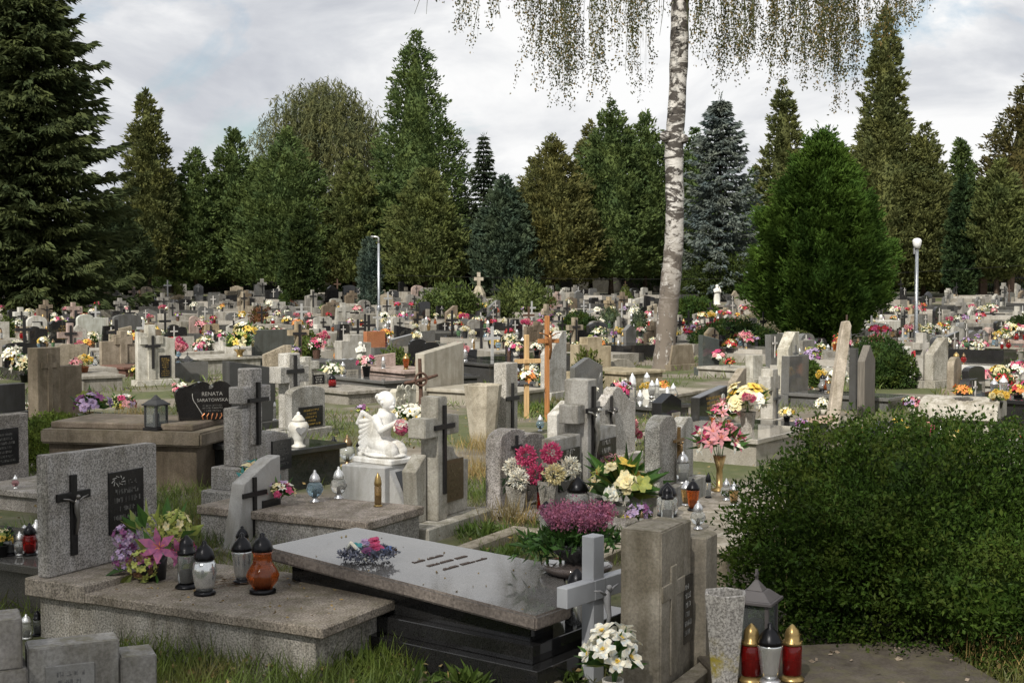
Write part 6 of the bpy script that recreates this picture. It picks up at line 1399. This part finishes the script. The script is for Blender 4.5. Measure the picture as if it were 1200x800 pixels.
for i in range(-80, 120):
    for j in range(-60, 60):
        q = WV * (i * 1.45 + random.uniform(-.2, .2)) + LV * (j * 3.0 + random.uniform(-.35, .35))
        if not (14.5 < q.y < 96): continue
        z = terrain(q.x, q.y); px, py = topx(Vector((q.x, q.y, z)))
        if not (-15 < px < 1215): continue
        if any((q.x - a) ** 2 + (q.y - b) ** 2 < (1.25 if q.y < 35 else .95) ** 2 for a, b in USED): continue
        bx_, by_ = P(778, 430).x, P(778, 430).y
        if (q.x - bx_) ** 2 + (q.y - by_) ** 2 < 1.6: continue
        t_ = AT(961, 340, 43)
        if (q.x - t_.x) ** 2 + (q.y - 43) ** 2 < 4.5: continue
        if q.y > 70 and random.random() < .35: continue
        if random.random() < .1 or 51 < q.y < 52.5: continue
        if py > 455 and px < 335 or py > 482 and random.random() < .6: continue
        if 735 < px < 822 and 424 < py < 486: continue
        if q.y < 24 and (560 < px < 600 or 730 < px < 780 and q.y > 17): continue
        cand.append(Vector((q.x, q.y, z)))
cand.sort(key=lambda q: q.y)
rest = cand[:]
cand = cand[:400]
def planting():
    kinds = [('small dark yew shrub', (.035, .06, .018)), ('light green garden shrub', (.08, .11, .03)), ('loose grey green juniper', (.07, .095, .06)), ('little olive conifer', (.085, .10, .03)), ('reddish barberry shrub', (.12, .05, .03))]
    n = 0
    for q in random.sample(rest, min(len(rest), 110)):
        if q.y < 22: continue
        x, c = random.choice(kinds); p = q + WV * .8 + LV * random.uniform(-1, .5); p.z = terrain(p.x, p.y); r = random.uniform(.22, .42)
        o = bush(p, r, r, random.uniform(.4, 1.05), None, c, 900, (.09, .04), 'shrub', None, 'shrubs planted between the graves', .3, 'shrub', .8); AUTO.append((o, x, 'shrub')); n += 1
        if n >= 46: break
planting()
NFL = NLN = NG = 0
FAR = dict(g=[], f=[], l=[])
WF = ['white chrysanthemums', 'yellow chrysanthemums', 'pink roses', 'red roses', 'yellow roses', 'pink lilies', 'white daisies', 'purple asters', 'orange gerberas', 'magenta chrysanthemums', 'mixed pink and white flowers', 'mixed yellow and red flowers', 'white lilies', 'lilac and green flowers', 'yellow green foliage and yellow flowers', 'white baby roses', 'red begonias', 'white baby roses', 'white lilies', 'white chrysanthemums', 'pink roses', 'pink lilies', 'mixed pink and white flowers', 'red roses', 'white daisies', 'lilac and green flowers']
for q in cand:
    near, far = q.y < 30, q.y > 55
    cn = random.choices(list(CN), [3.5, 5, 8, 9, 2.2, 2.6, 2, 1.2, .8])[0]; col = CN[cn]
    dark = cn in ('black', 'dark grey')
    sh = random.choices(['rect', 'slantR', 'slantL', 'round', 'arch', 'gable', 'should', 'wave', 'ogee', 'step', 'trap', 'steepR', 'rugged', 'none', 'iron'], [3, 2, 1.5, 2, 2, 1.5, 1.5, 1.5, 1.5, 2, 1, 1, .6, 2, 3.5])[0]
    if dark and sh == 'none': sh = 'arch'
    mat = GRAN if dark else random.choice([STONE, CONC, CONC, MARB])
    h = random.uniform(.5, 1.0); w = random.uniform(.42, .8); sc = None; cr = pq = None; bits = []
    iron = sh == 'iron'
    if iron: sh = 'trap'; h = random.uniform(.35, .5); w = .5; cr = (0, h * .6, random.uniform(.7, 1.0), random.choice([(.016, .015, .015), (.016, .015, .015), (.10, .06, .04), (.4, .4, .39)])); bits.append('with a tall metal cross')
    elif sh == 'none': h = random.uniform(1.0, 1.5); w = .55; sc = (0, h, random.uniform(.42, .6), random.uniform(.09, .15), .0)
    elif random.random() < .22 and not dark: sc = (random.uniform(-.2, .2), h * 1.2, .5, .15, .03); bits.append('with a stone cross')
    if not iron and random.random() < .55:
        cc = (.016, .015, .015) if not dark else (.45, .43, .4); x = sc[0] if sc else random.uniform(-.25, .1) * w; ch = h * random.uniform(.45, .62)
        cr = (x, h * .95 - ch, ch, cc); bits.append('with a black cross' if not dark else 'with a pale cross')
    if not iron and sh != 'none' and random.random() < .6:
        pc = (.018, .018, .018) if not dark else (.3, .28, .24); pq = (w * .2, h * .3, w * .38, h * .34, pc)
        bits.append('and plaque' if bits else 'with a plaque')
    H = random.choice([.18, .22, .3, .4]); W_ = random.uniform(.8, 1.05) if random.random() < .8 else 1.6; L = random.uniform(1.5, 1.9)
    desc = f"{cn} {SHN[sh]} " + ('monument' if sh == 'none' else 'headstone') + (' ' + ' '.join(bits) if bits else '')
    g = grave(q, None, sh, h, w, random.uniform(.1, .16), col, mat, cr, pq, (L, W_, H), .12, ROW - R(24 if topx(q)[0] < 620 else 16) + random.gauss(0, .09), stonecross=sc, detail=1 if near else 0, group='graves in the crowded rows', name='gravestone', lean=random.gauss(0, .025), slabcol=random.choice([col, (.38, .36, .33), (.30, .28, .25), (.06, .06, .06)]), bev=.006)
    (AUTO.append((g, desc, 'grave')) if NG < 235 else FAR['g'].append(g)); NG += 1
    a = g.rotation_euler[2]; ca, sa = math.cos(a), math.sin(a)
    def on(x, y): return Vector((q.x + x * ca - y * sa, q.y + x * sa + y * ca, q.z + H + .001))
    k = random.choices([0, 1, 2, 3], [1, 5, 4, 1])[0]
    short = f"{cn} {SHN[sh]} grave"
    spots = [(-.3, -.3), (.25, -.35), (.0, -.75), (-.25, -1.0)]; random.shuffle(spots)
    for s_ in range(k):
        if NFL >= 350: break
        sp = random.choice(WF); R_ = random.choice([.13, .15, .18, .22]); pot = random.choice(['pot', 'pot', 'jug', 'clay'])
        o = flowers(sp, on(*spots[s_]), R_, pot, random.choice([.12, .2]), None, None, 1 if near else 0, 'flowers in the crowded rows', var=random.randrange(2)); NFL += 1
        (AUTO.append((o, f"{sp} on a {short}", 'flowers')) if NFL <= 212 else FAR['f'].append(o))
    for s_ in range(random.choices([0, 1, 2, 3, 4], [2, 3, 3, 2, 1])[0]):
        if NLN >= 330 or q.y > 72: break
        kd = random.choice(list(LK)); gl = random.choice(['clear', 'clear', 'red', 'red', 'white', 'white', 'orange', 'amber', 'smoke', 'green', 'blue']); cp = random.choice(['black', 'silver', 'gold', 'bronze'] if gl != 'white' else ['white', 'white', 'gold', 'silver'])
        o = lantern(kd, on(random.uniform(-.38, .38), random.uniform(-1.2, -.2)), random.choice([.24, .28, .32]), gl, cp, parts=near, group='lanterns in the crowded rows'); NLN += 1
        (AUTO.append((o, f"{gl} lantern with {cp} cap on a {short}", 'lantern')) if NLN <= 228 else FAR['l'].append(o))
# past the three hundred that show largest, each kind goes on as one mass
FIXED = {}
def fixed(mat, col):
    key = (mat.name, tuple(round(c, 3) for c in col[:3]))
    if key not in FIXED:
        m = mat.copy(); nt = m.node_tree
        for n in list(nt.nodes):
            if n.type == 'OBJECT_INFO' and n.outputs['Color'].is_linked:
                r = nt.nodes.new('ShaderNodeRGB'); r.outputs[0].default_value = (*col[:3], 1)
                for l in list(n.outputs['Color'].links): nt.links.new(r.outputs[0], l.to_socket)
        FIXED[key] = m
    return FIXED[key]
def mass(name, label, roots):
    if not roots: return
    bpy.context.view_layer.update()
    bm = bmesh.new(); slots, dead = [], []
    def walk(o):
        dead.append(o)
        if o.data is not None:
            me = o.data.copy(); me.transform(o.matrix_world); mp = []
            for mt in me.materials:
                f = fixed(mt, o.color)
                if f not in slots: slots.append(f)
                mp.append(slots.index(f))
            ix = np.zeros(len(me.polygons), np.int32); me.polygons.foreach_get('material_index', ix)
            me.polygons.foreach_set('material_index', np.array(mp, np.int32)[np.minimum(ix, len(mp) - 1)])
            bm.from_mesh(me); bpy.data.meshes.remove(me)
        for c in o.children: walk(c)
    for r in roots: walk(r)
    me = bpy.data.meshes.new(name); bm.to_mesh(me); bm.free()
    for s_ in slots: me.materials.append(s_)
    for o in dead: bpy.data.objects.remove(o)
    thing(name, label, name.split('_')[1], data=me, kind='stuff')
mass('far_graves', 'countless tiny graves of the farthest rows under the conifers', FAR['g'])
mass('far_flowers', 'specks of bright flowers on the farthest graves', FAR['f'])
mass('far_lanterns', 'tiny lanterns on the farthest graves', FAR['l'])
# far hedge, low walls and dark wood behind the conifers
def far_wood():
    m = MB(); n = 42000; x = rng.uniform(-62, 62, n); hgt = 4.2 + 1.2 * np.sin(x * .7) + .8 * np.sin(x * 1.9 + 1)
    z = rng.random(n) ** .8 * hgt; y = 104 + rng.normal(size=n) * 1.2
    m.card(np.stack([x, y, 1.3 + z], 1), rng.normal(size=(n, 3)) + [0, -.3, .4], .5, .28, 0, .1)
    m.box(-62, 62, 104.6, 105, 1.2, 4.6)
    thing('woods', 'dark leafy undergrowth closing the view behind the conifer trunks', 'woods', data=m.data('woods', FOL), color=(.03, .045, .016), kind='stuff')
far_wood()
for (x0, x1, Y, h, c, lb) in ((-6, 15, 97, 1.0, (.04, .038, .033), 'long low grey wall under the conifers left of the birch'), (-34, -14, 95, 1.1, (.04, .038, .033), 'low weathered wall under the left conifers')):
    z = terrain(0, Y); g = thing('boundary_wall', lb, 'wall', (0, 0, 0)); part('wall', MB().box(x0, x1, Y, Y + .25, z - .1, z + h).data('wall', CONC), g, c); part('coping', MB().box(x0 - .1, x1 + .1, Y - .06, Y + .31, z + h, z + h + .1).data('coping', CONC), g, c)
def iron_fence():
    g = thing('iron_fence', 'dark iron fence with brick piers under the olive conifers on the right', 'fence', (0, 0, 0)); Y = 78; z = terrain(0, Y); x0 = AT(1120, 340, Y).x; x1 = AT(1215, 340, Y).x; m = MB(); x = x0
    while x < x1: m.box(x, x + .03, Y, Y + .03, z, z + 1.35); x += .14
    m.box(x0, x1, Y - .02, Y - .001, z + .2, z + .27).box(x0, x1, Y - .02, Y - .001, z + 1.15, z + 1.22); part('railing', m.data('railing', IRON), g)
    for i in range(4): xx = x0 + (x1 - x0) * i / 3; part('pier', MB().box(xx - .2, xx + .2, Y - .2, Y + .2, z - .1, z + 1.5).data('pier', CONC), g, (.22, .15, .11))
iron_fence()
# ------------------------------------------------------------------ grass
def grass():
    Ps, Ds, Ls, Ws = [], [], [], []
    def patch(n, x0, x1, y0, y1, h, dens=None, w=.007):
        x = rng.uniform(x0, x1, n); y = rng.uniform(y0, y1, n)
        nz = np.sin(x * 1.3 + 2 * np.sin(y * .6)) * .5 + np.sin(y * 1.9 + x * .4) * .4 + np.sin(x * 3.1 - y * 1.7) * .3
        k = nz > (dens if dens is not None else -9); x, y = x[k], y[k]; m = len(x)
        z = np.array([terrain(a, b) for a, b in zip(x, y)]) - .02
        Ps.append(np.stack([x, y, z], 1)); Ds.append(rng.normal(size=(m, 3)) * [.62, .62, 0] + [0, 0, 1]); Ls.append(h * (.4 + .9 * rng.random(m))); Ws.append(np.full(m, w))
    patch(13000, -2.3, -.55, 5.6, 9.3, .19); patch(2500, -1.0, 1.4, 5.6, 7.6, .09); patch(6000, -3.6, -1.5, 8.2, 12.5, .16); patch(4500, -1.6, .2, 8.2, 10.0, .08, 0)
    patch(5000, -.6, 1.2, 10.0, 14, .13, .1); patch(900, 2.2, 4, 6.9, 7.4, .09); patch(2600, 2.35, 3.6, 6.0, 7.6, .16); patch(26000, -9, 9, 13, 24, .17, .0, .012); patch(26000, -18, 18, 24, 45, .2, .1, .022)
    patch(5000, -4.2, -2.4, 10.5, 13.5, .18)
    m = MB(); m.card(np.concatenate(Ps), np.concatenate(Ds), np.concatenate(Ls), np.concatenate(Ws), 0, .05)
    mt = leaf_mat('grass_blades', None, .5, 1.2, .5, .35, second=(.16, .13, .05))
    thing('grass', 'unmown green grass growing between the graves', 'grass', data=m.data('grass', mt), color=(.11, .155, .036), kind='stuff')
    m = MB(); n = 5200
    for (px, py, r, k) in ((565, 560, .5, 700), (575, 530, .45, 500), (600, 615, .25, 250), (1170, 768, .35, 350), (160, 490, .4, 260), (700, 500, .6, 200), (1180, 690, .3, 300)):
        q = P(px, py); a = rng.normal(size=(k, 3)) * [r * .5, r * .5, 0] + [q.x, q.y, 0]; m.card(a, rng.normal(size=(k, 3)) * [.4, .4, 0] + [0, 0, 1], .28 * (.4 + .8 * rng.random(k)), .006, 0, .05)
    thing('dry_grass', 'tall straw coloured dry grass between the graves', 'grass', data=m.data('dry_grass', leaf_mat('straw', (.26, .20, .09), .4, 2, .6, .3)), kind='stuff')
    # broad weeds
    m = MB()
    for (px, py, r, k) in ((650, 785, .3, 160), (570, 625, .22, 150), (585, 655, .22, 120), (500, 790, .4, 160), (420, 780, .3, 120), (640, 640, .2, 90), (545, 760, .25, 60), (205, 620, .3, 80), (612, 480, .5, 120)):
        q = P(px, py); c = rng.normal(size=(k // 8, 3)) * [r * .5, r * .5, 0] + [q.x, q.y, .0]; a = np.repeat(c, 8, 0); m.card(a, rng.normal(size=a.shape) + [0, 0, .55], .12 * (.5 + .8 * rng.random(len(a))), .035, 0, .12)
    thing('weeds', 'broad leaved green weeds between kerbs and graves', 'weeds', data=m.data('weeds', leaf_mat('weed_leaves', (.085, .135, .03), .4, 4, .5, .35)), kind='stuff')
    m = MB()
    for i in range(120):
        x, y = random.uniform(-.9, 1.5), random.uniform(6.2, 7.4); s = random.uniform(.012, .05); m.lathe([(s * .6, -.01), (s, s * .25), (s * .5, s * .6)], 6, 0, (x, y, 0), rot=i)
    thing('rubble', 'small stones and rubble on the soil before the polished grave', 'rubble', data=m.data('rubble', CONC, bevel=.003), color=(.30, .26, .21), kind='stuff')
    m = MB()
    for (px, y0, y1) in ((917, 742, 625), (963, 742, 700), (905, 740, 628), (970, 745, 690), (945, 750, 735)):
        a, b = P(px, y0 + 10), None; b = AT(px + 3, y1, a.y); m.tube([a, a.lerp(b, .6) + Vector((.015, 0, 0)), b, b + Vector((.05, 0, -.03))], [.004, .003, .003, .001], 4)
    thing('grass_stalks', 'few tall dry grass stalks in front of the box bush', 'grass', data=m.data('grass_stalks', flat_mat('stalk', (.25, .22, .1), .7)), kind='stuff')
grass()
def fallen_leaves():
    m = MB()
    for (x0, x1, y0, y1, z, n) in ((-2.5, 1.4, 5.8, 10, .03, 420), (1.5, 3.6, 6.5, 8.2, .03, 120), (-6, 6, 10, 22, .03, 900)):
        m.card(np.stack([rng.uniform(x0, x1, n), rng.uniform(y0, y1, n), np.full(n, z) + rng.random(n) * .03], 1), rng.normal(size=(n, 3)) * [1, 1, .25], .045 * (.5 + rng.random(n)), .028, 0, .15)
    for k in range(70):      # on the front slabs
        q = onslab(p1, random.uniform(.4, 1.95), random.uniform(-.45, .45), Zs + .002); m.card(np.array([list(q)]), np.array([[rng.normal(), rng.normal(), .05]]), random.uniform(.012, .035), .016, 0, .1)
    for k in range(26):
        q = Sf(random.uniform(.05, .95), random.uniform(.04, .78)); m.card(np.array([[q.x, q.y, q.z + .002]]), np.array([[rng.normal(), rng.normal(), .02]]), random.uniform(.012, .03), .015, 0, .1)
    thing('fallen_leaves', 'small yellow brown birch leaves fallen on slabs and soil', 'leaves', data=m.data('fallen_leaves', leaf_mat('fallen_leaf', (.26, .19, .085), .5, 3, .7, .15)), kind='stuff')
fallen_leaves()
# ------------------------------------------------------------------ labels of the crowded rows
ORD = ['leftmost', 'second from left', 'third from left', 'fourth from left', 'fifth from left', 'sixth from left', 'seventh from left', 'eighth from left']
NUMW = ['', '', 'two', 'three', 'four', 'five', 'six', 'seven', 'eight']
def settle():
    """let every pot and lantern that stands over nothing down onto what lies below it"""
    bpy.context.view_layer.update(); dg = bpy.context.evaluated_depsgraph_get(); n = 0
    soft = ('flowers', 'grass', 'weeds', 'leaves', 'litter', 'wreath', 'rubble', 'grave lantern')
    for o in list(SC.objects):
        if o.parent or o.get('category') not in ('flowers', 'grave lantern'): continue
        if o.get('label') and any(w in o['label'] for w in ('hung', 'held by', 'spray above', 'on the polished slab', 'arrangement above')): continue
        z0 = o.location.z; p = Vector(o.location) + Vector((0, 0, .12))
        for _ in range(90):
            ok, loc, nrm, ix, ob, mx = SC.ray_cast(dg, p, Vector((0, 0, -1)), distance=3)
            if not ok: break
            top = ob
            while top.parent: top = top.parent
            if top == o or (top.get('category') in soft) or top.get('kind') == 'stuff' and 'grass' in top.name: p = loc - Vector((0, 0, .003)); continue
            if nrm.z > .2 and z0 - loc.z > .015:
                eye = Vector((0, 0, CAM_Z)); d = (Vector(o.location) - eye); far = d.length; d.normalize(); s_ = eye.copy(); best = None
                for _ in range(160):
                    ok, l2, n2, ix, ob, mx = SC.ray_cast(dg, s_, d, distance=60)
                    if not ok: break
                    top = ob
                    while top.parent: top = top.parent
                    k = (l2 - eye).length
                    if k > far + 2.2: break
                    if top != o and top.get('category') not in soft and 'grass' not in top.name and n2.z > .8 and (best is None or abs(k - far) < abs(best[0] - far)) and abs(k - far) < 2.2 and top.get('category') in ('grave', 'dish', 'ground'): best = (k, l2.copy())
                    s_ = l2 + d * .002
                if best: o.location = best[1] + Vector((0, 0, .001))
                else: o.location.z = loc.z + .001
                n += 1
            break
    return n
print('settled', settle())
def label_auto():
    d = {}
    for o, desc, kd in AUTO:
        x, w = place_words(o); d.setdefault(f'{desc}, {w}', []).append((x, o))
    for lb, lst in d.items():
        lst.sort(key=lambda q: q[0])
        for i, (x, o) in enumerate(lst):
            t = lb
            if len(lst) > 1: t = f"{('rightmost' if i == len(lst) - 1 else ORD[min(i, 7)])} of {NUMW[min(len(lst), 8)]}: {lb}"
            ws = t.split()
            while len(ws) > 16 and ('and' in ws or 'the' in ws or 'a' in ws):
                for k_ in ('the', 'a', 'and'):
                    if k_ in ws: ws.remove(k_); break
            if len(ws) > 16: ws = [q for q in ws if q not in ('topped', 'with', 'just')]
            o['label'] = ' '.join(ws[:16])
label_auto()
